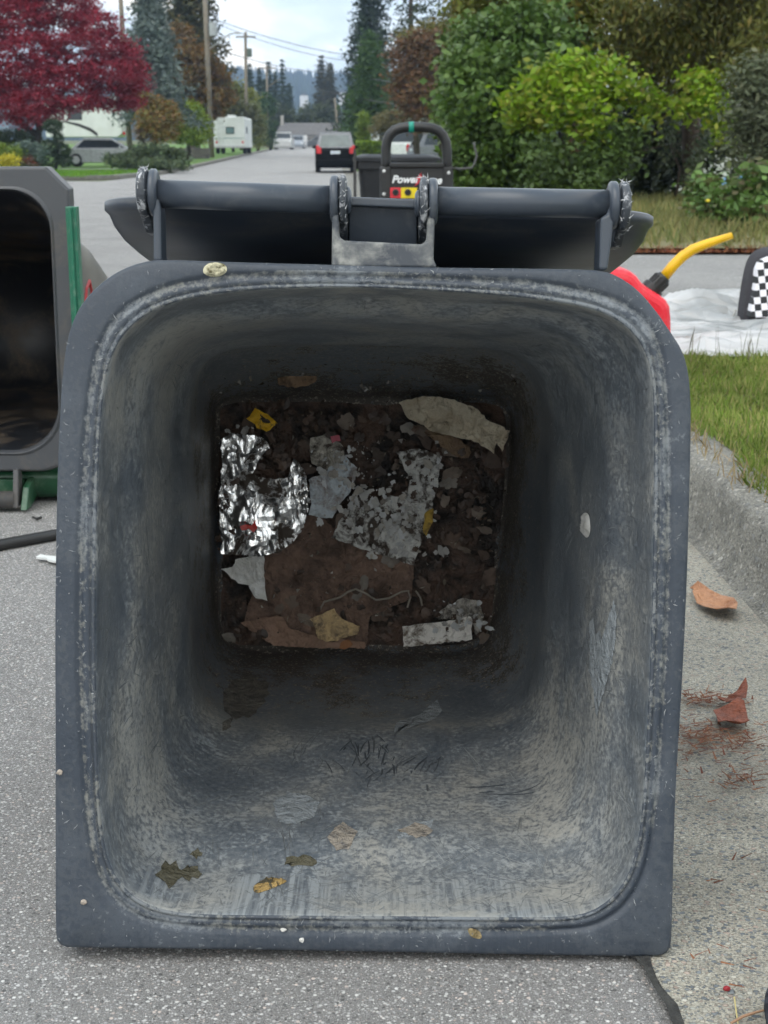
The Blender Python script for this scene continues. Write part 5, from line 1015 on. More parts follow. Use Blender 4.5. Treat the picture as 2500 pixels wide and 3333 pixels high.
# --- right side, far to near
conifer("spruce_tree", "tall dark spruce rising over the right side of the street", gpt(1205, 112), 15.4, 2.9, leaf_mat("spruce_dark", [(.025, .045, .03), (.040, .062, .04), (.016, .03, .022), (.05, .07, .045)], .7, .05, .4, .6), 15000, .36, .45, 30, pw=.7)
conifer("pine_tree", "tall open branched pine beside the dark spruce", gpt(1335, 104), 17, 3.0, leaf_mat("pine_open", [(.035, .05, .025), (.055, .07, .035), (.025, .038, .02)], .7, .05, .4, .5), 8000, .32, .3, 22, open_=.35, pw=.5)
conifer("pine_tree", "sparse dark pine against the sky right of the open pine", gpt(1470, 85), 14, 2.6, leaf_mat("pine_sparse", [(.03, .045, .03), (.05, .065, .04)], .7, .05, .4, .5), 6500, .28, .35, 20, open_=.35, pw=.5)
conifer("cedar_tree", "fresh green cedar in front of the tall spruce", gpt(1205, 92), 7.6, 2.3, leaf_mat("cedar_green", [(.045, .095, .025), (.07, .13, .035), (.03, .07, .02), (.085, .14, .04)], .6, .15, .5, .6), 13000, .24, .6, 26, pw=.55)
tree("thuja_column", "slim bright green thuja standing over a clipped hedge", "shrub", gpt(1183, 80), [blob(*a) for a in ((1183, 385, 80, 14, 28), (1183, 415, 80, 19, 35), (1183, 450, 80, 20, 40))], 3200, .12, leaf_mat("thuja_l", [(.14, .21, .03), (.19, .26, .04), (.10, .16, .03)], .6, .2, .8), .1, per=25)
hg = thing("clipped_hedge", "clipped bright green hedge right of the black hatchback", "hedge", (at_y(1205, 480, 77).x, 77, gz(0, 77)))
e_ = []
for k in range(7000):
    e_.append((hg.location.x+random.uniform(-.75, .75), 77+random.uniform(-.4, .4), hg.location.z+random.uniform(0, 1)**.6*1.25))
leaf_obj("foliage", np.array(e_), .11, leaf_mat("hedge_lime", [(.17, .27, .015), (.22, .32, .03), (.12, .21, .015)], .6, .25, 1.5), hg)
e = MB(); e.box((hg.location.x, 77, hg.location.z+.5), (1.2, .5, 1.0)); mk("stem", e, M_BARKD, hg)
L_COPPER = leaf_mat("copper_leaves", [(.11, .055, .03), (.15, .075, .035), (.075, .055, .028), (.17, .085, .04), (.09, .08, .03)], .6, .2, .6, .6)
tree("copper_tree", "copper brown tree behind the washer handle", "tree", gpt(1360, 60), [blob(*a) for a in ((1330, 170, 60, 60, 40), (1400, 150, 60, 70, 45), (1350, 230, 59, 80, 50), (1430, 240, 60, 60, 60), (1310, 300, 59, 50, 40), (1380, 310, 58.5, 80, 55), (1440, 340, 59, 50, 60), (1360, 380, 58.5, 60, 45))], 13000, .16, L_COPPER, .22)
tree("olive_tree", "yellow olive tree above the copper tree", "tree", gpt(1440, 64), [blob(*a) for a in ((1400, 110, 64, 50, 35), (1470, 90, 64, 60, 40), (1340, 130, 65, 45, 25), (1520, 60, 64, 60, 60))], 6000, .16, leaf_mat("olive_l", [(.14, .14, .035), (.18, .15, .04), (.10, .115, .03)], .6, .25, .6), .22)
tree("olive_shrub", "dusty olive shrub left of the washer handle", "shrub", gpt(1262, 74), [blob(*a) for a in ((1260, 400, 74, 40, 32), (1290, 390, 74, 35, 35), (1240, 425, 74, 35, 25))], 4000, .13, leaf_mat("olive_sh", [(.17, .15, .07), (.21, .18, .085), (.12, .12, .055)], .7, .2, .8), .15)
L_BIG = leaf_mat("broad_green", [(.065, .125, .020), (.10, .18, .036), (.040, .082, .015), (.14, .22, .055), (.085, .145, .026)], .38, .2, 1.3, .55)
YM = 18
tree("broadleaf_bush", "large dense bush with broad dark green leaves right of the washer", "bush", (at_y(1640, 500, YM).x, YM, .13), [blob(*a) for a in ((1600, 140, YM+.4, 110, 80), (1720, 100, YM+.5, 110, 90), (1560, 250, YM, 100, 90), (1680, 240, YM-.2, 120, 90), (1800, 180, YM+.5, 90, 90), (1530, 370, YM, 80, 80), (1640, 360, YM-.4, 110, 80), (1560, 470, YM-.2, 90, 70), (1660, 480, YM-.4, 110, 70), (1580, 560, YM-.3, 100, 60), (1700, 560, YM-.2, 100, 70), (1515, 300, YM+.3, 50, 90), (1520, 520, YM, 40, 60), (1760, 380, YM+.4, 80, 90))], 22000, .085, L_BIG, .13, inner=.55, per=26, asp=.62)
tree("weeping_bush", "pale green weeping foliage hanging at the left side of the broadleaf bush", "bush", (at_y(1455, 520, 19).x, 19, .13), [blob(*a) for a in ((1505, 200, 19, 45, 60), (1485, 290, 19, 40, 70), (1475, 370, 19, 26, 60), (1468, 430, 19, 16, 40), (1540, 140, 19, 60, 60))], 5000, .09, leaf_mat("weeping_l", [(.12, .18, .05), (.16, .22, .07), (.08, .13, .04)], .5, .25, 1.2), .10, per=26, up=-.8)
tree("hanging_tree", "tall olive tree whose foliage hangs over the top of the bushes", "tree", (at_y(1880, 500, 20).x, 20, .13), [blob(*a) for a in ((1650, -20, 20, 140, 70), (1800, 30, 19.6, 130, 70), (1950, 40, 19.5, 120, 80), (1880, 130, 19.3, 90, 70), (1560, 30, 20, 90, 60), (1750, 120, 20, 70, 50))], 12000, .085, leaf_mat("hang_olive", [(.10, .125, .016), (.145, .16, .024), (.07, .095, .012), (.20, .15, .03)], .6, .2, .9, .6), .15, [[Vector((at_y(1880, 640, 20).x, 20, .1)), at_y(1870, 450, 20), at_y(1895, 250, 20), at_y(1880, 50, 20)]], (.13, .07), M_BARK2, per=30)
L_LIME = leaf_mat("lime_maple", [(.19, .33, .012), (.27, .40, .025), (.13, .26, .012), (.34, .35, .05), (.10, .20, .012)], .5, .35, 1.4, .5)
YL = 16.6
tree("lime_maple", "lime green maple sprays spread before the dark bushes", "tree", (at_y(1900, 600, YL+.6).x, YL+.6, .13), [blob(*a) for a in ((1790, 255, YL, 60, 30), (1860, 235, YL, 70, 40), (1960, 230, YL, 60, 40), (1700, 330, YL, 45, 35), (1770, 340, YL, 60, 28), (1880, 320, YL-.2, 55, 35), (1960, 300, YL, 55, 30), (1690, 380, YL, 30, 30), (1810, 390, YL, 55, 28), (1930, 380, YL-.2, 45, 30), (1920, 440, YL-.2, 35, 30), (2110, 330, YL, 50, 25), (2050, 280, YL, 40, 25), (2090, 400, YL, 18, 35), (1950, 465, YL, 20, 20), (2270, 260, YL, 40, 32), (2300, 330, YL, 45, 35), (2350, 400, YL, 25, 45), (2240, 350, YL, 30, 28), (2370, 445, YL, 12, 18), (2370, 235, YL+.2, 12, 14))], 6200, .085, L_LIME, .10, [[Vector((at_y(1890, 655, YL+.6).x, YL+.6, .1)), at_y(1905, 560, YL+.5), at_y(1960, 450, YL+.3), at_y(2010, 330, YL+.2)], [at_y(1890, 620, YL+.6), at_y(1850, 520, YL+.5), at_y(1810, 400, YL+.3)], [at_y(1960, 450, YL+.3), at_y(2130, 380, YL+.3), at_y(2280, 330, YL+.3)]], (.045, .012), M_BARKD, per=16, flat=.7, inner=.5)
L_CED = leaf_mat("cedar_dark", [(.085, .10, .018), (.13, .132, .026), (.052, .068, .013), (.17, .13, .03)], .7, .15, .9, .65)
tree("drooping_cedar", "dark drooping cedar filling the upper right corner", "tree", (at_y(2260, 600, 19.5).x, 19.5, .13), [blob(*a) for a in ((2080, 60, 18, 110, 90), (2230, 40, 17.5, 130, 90), (2400, 40, 17, 130, 90), (2150, 180, 18, 90, 80), (2300, 160, 17.4, 110, 80), (2450, 170, 16.6, 90, 80), (2060, 160, 18.4, 60, 80), (2240, 250, 18, 80, 60), (2400, 270, 17.2, 70, 70), (2350, -60, 17, 180, 70), (2120, 250, 18.6, 50, 60))], 24000, .085, L_CED, .12, [[Vector((at_y(2260, 640, 19.5).x, 19.5, .1)), at_y(2250, 400, 19.3), at_y(2240, 100, 19)]], (.16, .08), M_BARK, per=28, up=-1.1, asp=.3, flat=1.0)
tree("understory_shrub", "sparse dark leaved understory below the lime maple", "bush", (at_y(1860, 640, 16.2).x, 16.2, .13), [blob(*a) for a in ((1790, 500, 16.2, 60, 50), (1880, 540, 16.2, 70, 50), (1960, 530, 16.3, 60, 60), (1800, 590, 16.1, 80, 45), (1900, 610, 16.1, 80, 40), (2020, 460, 16.4, 60, 60))], 4200, .075, leaf_mat("understory_l", [(.055, .10, .02), (.09, .145, .034), (.034, .06, .015)], .5, .15, 1.5), .12, per=14, tr=(.02, .01))
tree("dark_bush", "very dark dense bush below the cedar", "bush", (at_y(2080, 600, 20.4).x, 20.4, .13), [blob(*a) for a in ((1850, 520, 20.6, 120, 90), (1980, 500, 20.4, 110, 110), (2120, 480, 20.4, 120, 120), (2220, 540, 20, 80, 90), (1900, 610, 20, 130, 60), (2080, 600, 20, 140, 70), (1780, 600, 20, 110, 60), (2050, 400, 20.8, 150, 90), (2200, 400, 20.8, 110, 90), (2320, 470, 20, 55, 75), (2380, 430, 20, 60, 90))], 15000, .10, leaf_mat("dark_bush_l", [(.016, .024, .012), (.028, .04, .018), (.012, .018, .010), (.035, .05, .02)], .6, .08, 1), .16, per=28)
tree("grey_shrub", "grey green feathery shrub at the right edge", "shrub", (at_y(2460, 560, 13.5).x, 13.5, .13), [blob(*a) for a in ((2470, 260, 13.5, 60, 70), (2450, 360, 13.4, 55, 80), (2500, 420, 13.3, 60, 80), (2440, 470, 13.5, 45, 70), (2500, 300, 13.6, 50, 80), (2480, 540, 13.2, 60, 60))], 9000, .06, leaf_mat("grey_sh", [(.095, .115, .06), (.13, .15, .085), (.065, .085, .04), (.17, .18, .11)], .6, .2, 1.5), .10, per=26, asp=.35)
tree("leafy_weed", "leafy green weeds at the edge of the verge on the right", "weed", (at_y(2420, 700, 12.3).x, 12.3, .13), [blob(*a) for a in ((2420, 640, 12.3, 50, 40), (2480, 610, 12.2, 50, 60), (2350, 690, 12.4, 45, 28), (2460, 690, 12.0, 60, 30), (2290, 620, 13, 30, 35), (2300, 700, 12.6, 30, 22))], 3600, .085, leaf_mat("weed_l", [(.10, .19, .04), (.14, .24, .055), (.07, .13, .03), (.15, .13, .06)], .5, .25, 2), .09, per=18, tr=(.02, .01))
tree("ivy_bush", "thin ivy strands hanging in front of the dark bush", "bush", (at_y(2200, 620, 18.4).x, 18.4, .13), [blob(*a) for a in ((2180, 470, 18.4, 18, 90), (2250, 560, 18.2, 20, 80), (2290, 480, 18.4, 18, 90), (1960, 560, 18.6, 16, 70), (2050, 520, 18.6, 14, 60))], 1500, .06, leaf_mat("ivy_l", [(.05, .08, .035), (.09, .12, .06), (.13, .15, .09)], .5, .2, 2), .05, per=10, flat=2, tr=(.02, .008), up=-1)

# ------------------------------------------------------------------ vehicles, poles, houses
M_GLASS = plain("dark_glass", (.02, .025, .028), .08, (.03, .035, .04), 2)
M_TYRE = plain("tyre", (.018, .018, .018), .85)
M_RIMW = plain("alloy", (.5, .5, .52), .3, metal=.8)
M_TAIL = plain("tail_red", (.62, .03, .035), .2); M_LAMP = plain("lamp_clear", (.7, .72, .72), .1)
def car(label, loc, rz, L, Wd, Hh, paint, belt=.58, cab=(-.46, .18), taper=(.10, .32), group=None, top=None, rear=None, name="parked_car", cat="car", hood=.50, trim=None):
    t = thing(name, label, cat, loc, rz, group); h0 = .18
    hb, hh_ = Hh*belt, Hh*hood
    prof = [(-L/2+.04, h0), (-L/2, h0+.18), (-L/2+.02, hb*.9), (-L/2+.06, hb), (L*cab[1], hb), (L*(cab[1]+.04), hb*.98), (L/2-.25, hh_), (L/2-.06, hh_*.82), (L/2, h0+.2), (L/2-.04, h0)]
    cy_ = 0; cz_ = (hb+h0)/2; R = []
    for x, i in ((-1, .07), (-.985, .03), (-.93, 0), (-.5, -.012), (.5, -.012), (.93, 0), (.985, .03), (1, .07)):
        R.append([(x*Wd/2, y*(1-i*.4), cz_+(z-cz_)*(1-i)) for y, z in prof])
    e = MB(); e.rings(R, True, True); mk("body", e, paint, t, world=False, smooth=False, bevel=.03)
    y0, y1 = L*cab[0], L*cab[1]; yt0, yt1 = y0+L*taper[0]*.55, y1-L*taper[1]*.5; w0, w1 = Wd/2-.05, Wd/2-.20
    lo_ = [(-w0, y0, hb-.01), (w0, y0, hb-.01), (w0, y1, hb-.01), (-w0, y1, hb-.01)]; hi_ = [(-w1, yt0, Hh), (w1, yt0, Hh), (w1, yt1, Hh), (-w1, yt1, Hh)]
    e = MB(); e.rings([lo_, [(x, y, z-.03) for x, y, z in hi_]], True, True); e.rings([[(x*1.02, y*1.0, z-.06) for x, y, z in hi_], [(x, y, z) for x, y, z in hi_]], True, True); mk("roof", e, top or paint, t, world=False, bevel=.04)
    def quad(nm, a, b, c, d, s=.12, off=.006, mat=M_GLASS, t0=.10, t1=.84):
        A, B, C_, D = map(Vector, (a, b, c, d)); f = lambda u, v: (A.lerp(B, u)).lerp(D.lerp(C_, u), v); n_ = (B-A).cross(D-A).normalized()
        q = [f(s, t0), f(1-s, t0), f(1-s*.9, t1), f(s*.9, t1)]; m_ = MB(); m_.prism([p+n_*(-.03) for p in q], n_*(.03+off)); return mk(nm, m_, mat, t, world=False, bevel=.004)
    hi2 = [(x, y, z-.03) for x, y, z in hi_]
    quad("rear_window", lo_[0], lo_[1], hi2[1], hi2[0], .09, mat=rear or M_GLASS); quad("windscreen", lo_[2], lo_[3], hi2[3], hi2[2], .06)
    quad("side_window", lo_[1], lo_[2], hi2[2], hi2[1], .08); quad("side_window", lo_[3], lo_[0], hi2[0], hi2[3], .08)
    for sx in (-1, 1):
        for sy in (-.31, .31):
            e = MB(); c = Vector((sx*(Wd/2-.1), sy*L, .31)); e.cyl(c-Vector((.1, 0, 0)), c+Vector((.1, 0, 0)), .31, seg=24); wh = mk("wheel", e, M_TYRE, t, world=False, bevel=.02)
            e = MB(); c2 = c+Vector((sx*.095, 0, 0)); e.cyl(c2, c2+Vector((sx*.012, 0, 0)), .2, .17, 10); mk("hubcap", e, M_RIMW, wh, world=False)
        e = MB(); e.box((sx*(Wd/2-.16), -L/2+.03, hb*.90), (.20, .10, .26)); e.box((sx*(Wd/2-.10), -L/2+.07, hb*1.04), (.12, .1, .14)); mk("tail_light", e, M_TAIL, t, world=False, bevel=.02)
        e = MB(); e.box((sx*(Wd/2-.22), L/2-.05, hh_*.78), (.3, .12, .15)); mk("headlight", e, M_LAMP, t, world=False, bevel=.02)
        e = MB(); e.ico((sx*(Wd/2+.06), y1*.55, hb+.05), (.10, .06, .07), 2); mk("mirror", e, paint, t, world=False, smooth=True)
    e = MB(); e.box((0, -L/2-.02, .42), (Wd*.93, .12, .22)); mk("bumper", e, trim or paint, t, world=False, bevel=.03)
    e = MB(); e.box((.0, -L/2-.02, hb*.82), (.40, .03, .13)); mk("number_plate", e, plain("plate", (.62, .68, .75), .4), t, world=False, bevel=.004)
    e = MB(); e.box((0, L/2, .40), (Wd*.9, .1, .24)); mk("front_bumper", e, trim or paint, t, world=False, bevel=.03)
    return t
M_CARBLK = plain("paint_black", (.004, .0045, .005), .35)
M_CARBLK.node_tree.nodes["Principled BSDF"].inputs["Specular IOR Level"].default_value = .08
M_CARTOP = plain("black_paint_sky_sheen", (.16, .17, .185), .3, metal=.3); M_REARGL = plain("glass_with_daylight", (.11, .145, .145), .12, (.06, .085, .085), 2.5)  # sky reflection in roof colour; light through cabin in rear glass colour
bc = at_y(1087, 555, 61); car("small black hatchback parked on the right of the road, seen from behind", (bc.x, 63, gz(0, 63)), radians(2), 3.95, 1.70, 1.66, M_CARBLK, .60, (-.485, .22), (.16, .3), name="hatchback", top=M_CARTOP, rear=M_REARGL)
sc1 = at_y(362, 530, 70); car("silver sedan in the driveway half hidden behind the juniper", (sc1.x, 69, gz(-14, 69)+.10), radians(-82), 4.5, 1.78, 1.32, plain("paint_silver", (.45, .46, .48), .25, coat=.4), .62, (-.36, .26), (.25, .4), name="sedan")
pc = at_y(925, 487, 160); car("pale silver pickup at the left kerb near the end of the street", (pc.x, 160, gz(0, 160)), radians(180), 5.4, 1.95, 1.85, plain("paint_pale", (.50, .50, .49), .35), .60, (-.10, .22), (.1, .3), name="pickup_truck", cat="pickup", hood=.56)
pc = at_y(968, 487, 172); car("grey blue sedan parked behind the pale pickup", (pc.x, 172, gz(0, 172)), radians(180), 4.6, 1.8, 1.5, plain("paint_greyblue", (.30, .33, .37), .3), .6, name="sedan")
pc = at_y(1022, 487, 172); car("dark grey sedan parked across before the end house", (pc.x, 178, gz(0, 178)), radians(90), 4.6, 1.8, 1.4, plain("paint_darkgrey", (.10, .11, .12), .3), .6, name="sedan")
sv = at_y(1425, 520, 72); car("grey hatchback with red tail light seen through the washer handle", (sv.x+.75, 72, gz(0, 72)+.05), radians(-74), 4.3, 1.8, 1.66, plain("paint_grey", (.15, .16, .18), .28, coat=.3), .58, (-.47, .2), (.16, .3), name="hatchback", group=None)
vn = at_y(1290, 500, 84); car("white van parked beyond the hedge behind the washer", (vn.x+.9, 84, gz(0, 84)), radians(-80), 5.0, 1.9, 1.95, plain("paint_white", (.74, .76, .77), .35), .55, (-.48, .28), (.06, .25), name="van", cat="van")
# motorhome (rear view) and travel trailer (side view)
M_RVW = plain("rv_white", (.72, .74, .73), .45, (.62, .64, .62), 1.2)
rv = at_y(748, 490, 112); t = thing("motorhome", "small white motorhome parked left of the road beside a pole", "motorhome", (rv.x, 115, gz(rv.x, 115)+.12))
e = MB(); e.prism([(-1.2, -2.9, .45), (1.2, -2.9, .45), (1.2, -2.9, 2.62), (1.1, -2.9, 2.72), (-1.1, -2.9, 2.72), (-1.2, -2.9, 2.62)], (0, 5.8, 0)); mk("coach_body", e, M_RVW, t, world=False, bevel=.05)
e = MB(); e.box((.05, -2.9, 1.72), (.66, .04, .52)); f = mk("window", e, plain("rv_frame", (.06, .07, .07), .4), t, world=False); e = MB(); e.box((.05, -2.925, 1.72), (.54, .02, .40)); mk("pane", e, plain("rv_pane", (.16, .25, .25), .1), f, world=False)
e = MB(); e.box((1.205, -1.6, 1.75), (.02, .9, .5)); mk("side_window", e, M_GLASS, t, world=False)
e = MB(); e.box((0, -2.905, 1.15), (2.3, .02, .06)); mk("stripe", e, plain("rv_stripe", (.36, .47, .47), .5), t, world=False)
e = MB(); e.box((0, -.8, 2.80), (.6, .8, .18)); mk("roof_vent", e, M_RVW, t, world=False, bevel=.03)
e = MB(); e.box((0, -2.95, .5), (2.3, .15, .14)); mk("bumper", e, plain("rv_grey", (.5, .5, .5), .5), t, world=False)
for k in range(5): e.box((-.7, -2.94, .8+.38*k), (.38, .03, .03))
lad = MB(); [lad.box((-.7, -2.95, .75+.40*k), (.36, .03, .03)) for k in range(5)]; [lad.box((-.7+s_*.19, -2.95, 1.6), (.03, .03, 2.0)) for s_ in (-1, 1)]; mk("ladder", lad, M_RVW, t, world=False)
for s_ in (-1, 1):
    for y_ in (-1.7, 1.9):
        e = MB(); e.cyl((s_*1.18, y_, .38), (s_*.9, y_, .38), .38); mk("wheel", e, M_TYRE, t, world=False)
    e = MB(); e.box((s_*1.0, -2.92, .85), (.14, .03, .16)); mk("tail_light", e, M_TAIL, t, world=False)
tr = at_y(300, 470, 92); t = thing("travel_trailer", "large white travel trailer with black swoosh behind the crimson tree", "trailer", (tr.x, 92, gz(-18, 92)+.62))
pf = [(-2.6, .55), (1.85, .55), (2.12, .75), (2.2, 1.5), (1.95, 2.6), (1.75, 2.95), (-2.6, 2.95)]
e = MB(); e.prism([(x, -1.2, z) for x, z in pf], (0, 2.4, 0)); mk("trailer_body", e, M_RVW, t, world=False, bevel=.05)
e = MB(); e.box((-.75, -1.205, 1.95), (.9, .03, .75)); mk("window", e, M_GLASS, t, world=False)
sw = [(x, z-.42) for x, z in ((-1.9, 1.90), (-1.3, 1.83), (-.5, 1.60), (.2, 1.30), (.62, .98), (.60, 1.22), (.2, 1.52), (-.5, 1.78), (-1.3, 1.93))]
e = MB(); e.prism([(x, -1.215, z) for x, z in sw], (0, .02, 0)); mk("swoosh", e, plain("swoosh_black", (.02, .02, .02), .4), t, world=False)
e = MB(); e.box((2.22, -.95, .78), (.12, .3, .16)); mk("marker_light", e, M_TAIL, t, world=False)
for s_ in (-.5, .35):
    e = MB(); e.cyl((s_, -1.1, -.2), (s_, -.9, -.2), .36); mk("wheel", e, M_TYRE, t, world=False)
# person in white far down the street
pp = at_y(995, 487, 165)
def person(loc, h):
    o = bpy.data.objects.new("person", None); COL.objects.link(o); o.location = loc; tag(o, "distant person in white clothes walking at the end of the street", "person")
    vs = [(0, 0, .53), (0, 0, .68), (0, 0, .80), (0, 0, .845), (0, 0, .90), (0, -.01, .97), (.10, 0, .79), (.14, .02, .62), (.15, -.05, .47), (-.10, 0, .79), (-.14, -.02, .62), (-.15, .04, .47), (.055, 0, .48), (.07, -.05, .27), (.075, -.02, .03), (-.055, 0, .48), (-.06, .06, .27), (-.065, .09, .04)]
    ed = [(0, 1), (1, 2), (2, 3), (3, 4), (4, 5), (2, 6), (6, 7), (7, 8), (2, 9), (9, 10), (10, 11), (0, 12), (12, 13), (13, 14), (0, 15), (15, 16), (16, 17)]
    rad = [.075, .075, .085, .03, .05, .045, .04, .03, .022, .04, .03, .022, .06, .042, .028, .06, .042, .028]
    me = bpy.data.meshes.new("figure"); me.from_pydata([(x*h, y*h, z*h) for x, y, z in vs], ed, []); fo = bpy.data.objects.new("figure", me); COL.objects.link(fo); fo.parent = o
    m_ = fo.modifiers.new('skin', 'SKIN'); me.materials.append(plain("white_clothes", (.72, .72, .72), .8)); sk = me.skin_vertices[0].data
    for i, r in enumerate(rad): sk[i].radius = (r*h, r*h*.8)
    sk[0].use_root = True; s2 = fo.modifiers.new('sub', 'SUBSURF'); s2.levels = 1; s2.render_levels = 1
    e = MB(); e.ico((0, .0, h*.965), (.055*h, .06*h, .045*h), 2); mk("hair", e, plain("hair_dark", (.03, .02, .015), .8), o, world=False)
person((pp.x, 165, gz(0, 165)), 1.72)
# poles
M_WOOD = plain("pole_wood", (.20, .17, .13), .85, (.15, .13, .10), 3, bump=.3); M_WIRE = plain("wire_black", (.03, .03, .03), .6); M_GALV = plain("galvanised", (.38, .40, .41), .45)
def pole(label, px0, px1, Yp, top_py, r, arm=False):
    b0 = gpt(px0, Yp); tp_ = at_y(px1, top_py, Yp); t = thing("utility_pole", label, "utility pole", b0)
    e = MB(); e.tube([Vector(b0)-Vector((0, 0, .3)), Vector((tp_.x, Yp, tp_.z))], [r, r*.72], 14); mk("shaft", e, M_WOOD, t, smooth=True); return t, Vector((tp_.x, Yp, tp_.z))
P1, t1 = pole("thick utility pole rising behind the crimson tree", 425, 383, 84, -160, .17)
P2, t2 = pole("utility pole with transformer and street lamp beside the motorhome", 690, 662, 96, -120, .19)
e = MB(); c = at_y(694, 95, 95.8); e.cyl(c-Vector((0, 0, .42)), c+Vector((0, 0, .42)), .26); mk("transformer", e, M_GALV, P2, bevel=.03)
e = MB(); e.tube([at_y(680, 160, 96), at_y(715, 135, 96), at_y(745, 112, 96), at_y(770, 106, 96)], .045, 8); lm = mk("lamp_arm", e, M_GALV, P2, smooth=True); e = MB(); e.ico(at_y(775, 107, 96), (.22, .12, .07), 2); mk("lamp_head", e, M_GALV, lm, smooth=True)
P3, t3 = pole("slim utility pole with a crossarm against the sky", 803, 799, 128, 104, .17)
e = MB(); e.box(at_y(800, 120, 127.8), (1.7, .12, .13)); mk("crossarm", e, M_WOOD, P3)
e = MB(); c = at_y(812, 172, 127.7); e.cyl(c-Vector((0, 0, .35)), c+Vector((0, 0, .35)), .22); mk("transformer", e, plain("trans_dark", (.1, .13, .11), .5), P3)
P4, t4 = pole("far utility pole with a small crossarm before the firs", 872, 868, 190, 212, .16)
e = MB(); e.box(at_y(868, 222, 189.8), (2.4, .12, .14)); e.tube([at_y(871, 285, 190), at_y(900, 262, 190), at_y(915, 256, 190)], .05, 6); mk("crossarm", e, M_WOOD, P4)
P5, t5 = pole("pale pole leaning by the right end of the house roof", 1106, 1090, 165, 318, .15)
def wire(label, a, b, sag, r=.022):
    a, b = Vector(a), Vector(b); e = MB(); e.tube([a.lerp(b, k/16)-Vector((0, 0, sag*4*(k/16)*(1-k/16))) for k in range(17)], r, 6); tag(mk("wire", e, M_WIRE), label, "power line", "overhead wires along the street")
wire("upper overhead wire from the slim pole to the tall spruce", at_y(690, 60, 96), at_y(1210, 190, 112), .35, .022)
wire("second upper wire just below the first one", at_y(690, 70, 96), at_y(1210, 205, 112), .5, .018)
wire("middle cable sagging across the pale sky", at_y(720, 165, 96), at_y(1090, 235, 165), .4, .026)
wire("lower cable running to the right in front of the fir pair", at_y(1020, 285, 165), at_y(1300, 340, 70), .15, .025)
wire("double cable crossing the green cedar on the right", at_y(1120, 238, 120), at_y(1440, 282, 56), .12, .03)
wire("thin cable crossing the copper tree", at_y(1290, 215, 70), at_y(1440, 240, 56), .05, .018)
wire("thin wire across the top left corner over the crimson tree", at_y(210, 0, 70), at_y(690, 130, 96), .3, .015)
wire("lower wire between the two left poles", at_y(410, 150, 84), at_y(690, 210, 96), .3, .015)
wire("low wire crossing before the end house roof", at_y(900, 375, 190), at_y(1100, 355, 165), .2, .02)
# end house
M_ROOF = plain("roof_grey", (.13, .125, .12), .85, (.095, .09, .088), 2, bump=.4, bscale=8); M_SID = plain("siding", (.40, .38, .35), .7); M_WFR = plain("window_white", (.7, .7, .68), .5)
hY = 190; hc = at_y(1010, 440, hY); hg0 = gz(0, hY)
t = thing("house", "low house with a broad grey roof at the end of the street", "house", (hc.x, hY, hg0))
hw = 4.3; ez = at_y(1010, 441, hY).z-hg0; rz_ = at_y(1010, 398, hY).z-hg0
e = MB(); e.box((0, 3.2, ez/2), (hw*2-.5, 6.2, ez)); mk("wall", e, M_SID, t, world=False)
e = MB(); e.rings([[(-hw-.3, -.3, ez-.05), (hw+.3, -.3, ez-.05), (hw+.3, 6.7, ez-.05), (-hw-.3, 6.7, ez-.05)], [(-hw-.3, -.3, ez+.1), (hw+.3, -.3, ez+.1), (hw+.3, 6.7, ez+.1), (-hw-.3, 6.7, ez+.1)], [(-hw+.35, 3.2, rz_), (hw-.9, 3.2, rz_), (hw-.9, 3.3, rz_), (-hw+.35, 3.3, rz_)]], True, True); mk("roof", e, M_ROOF, t, world=False)
e = MB(); e.box((-hw+.5, 2.6, rz_+.2), (.4, .4, 1.5)); mk("chimney", e, M_SID, t, world=False)
for x_ in (-2.3, .9, 2.4):
    e = MB(); e.box((x_, .09, ez*.6), (1.1, .06, ez*.4)); f = mk("window", e, M_WFR, t, world=False); e = MB(); e.box((x_, .05, ez*.6), (.9, .04, ez*.32)); mk("pane", e, M_GLASS, f, world=False)
e = MB(); e.box((-.6, .09, ez*.42), (.95, .06, ez*.8)); mk("door", e, plain("door_dark", (.08, .07, .06), .6), t, world=False)
t = thing("house", "pale house half hidden among the far trees above the roof", "house", (at_y(915, 380, 260).x, 260, gz(0, 260)))
zt_ = at_y(915, 362, 260).z-gz(0, 260); e = MB(); e.box((0, 3, zt_*.42), (4.4, 6, zt_*.84)); mk("wall", e, plain("pale_wall", (.5, .46, .44), .7), t, world=False); e = MB(); e.prism([(-2.6, -.4, zt_*.84), (2.6, -.4, zt_*.84), (0, -.4, zt_*1.08)], (0, 7, 0)); mk("roof", e, M_ROOF, t, world=False)
# white garage house on the right and the house behind the shrubs
t = thing("house", "white garage house behind the grey hatchback", "house", (at_y(1345, 470, 98).x, 98, gz(3, 98)))
e = MB(); e.box((0, 3, 1.35), (5.2, 6, 2.7)); mk("wall", e, plain("white_siding", (.72, .72, .71), .6), t, world=False)
e = MB(); e.prism([(-2.9, -.4, 2.7), (2.9, -.4, 2.7), (0, -.4, 3.7)], (0, 7, 0)); mk("roof", e, M_ROOF, t, world=False)
e = MB(); e.box((.5, -.02, 1.1), (2.6, .05, 2.1)); [e.box((.5, -.05, .3+.5*k), (2.6, .03, .03)) for k in range(4)]; mk("garage_door", e, plain("garage_white", (.66, .67, .67), .5), t, world=False)
e = MB(); e.box((-.2, -.03, 2.35), (.5, .04, .35)); mk("window", e, plain("tan_window", (.3, .24, .17), .5), t, world=False)
t = thing("house", "pale house glimpsed through the shrubs at the right", "house", (at_y(2330, 500, 27).x+1.2, 27, .1))
e = MB(); e.box((0, 2, 1.3), (5.6, 4, 2.6)); mk("wall", e, plain("pale_siding2", (.62, .63, .62), .6), t, world=False)
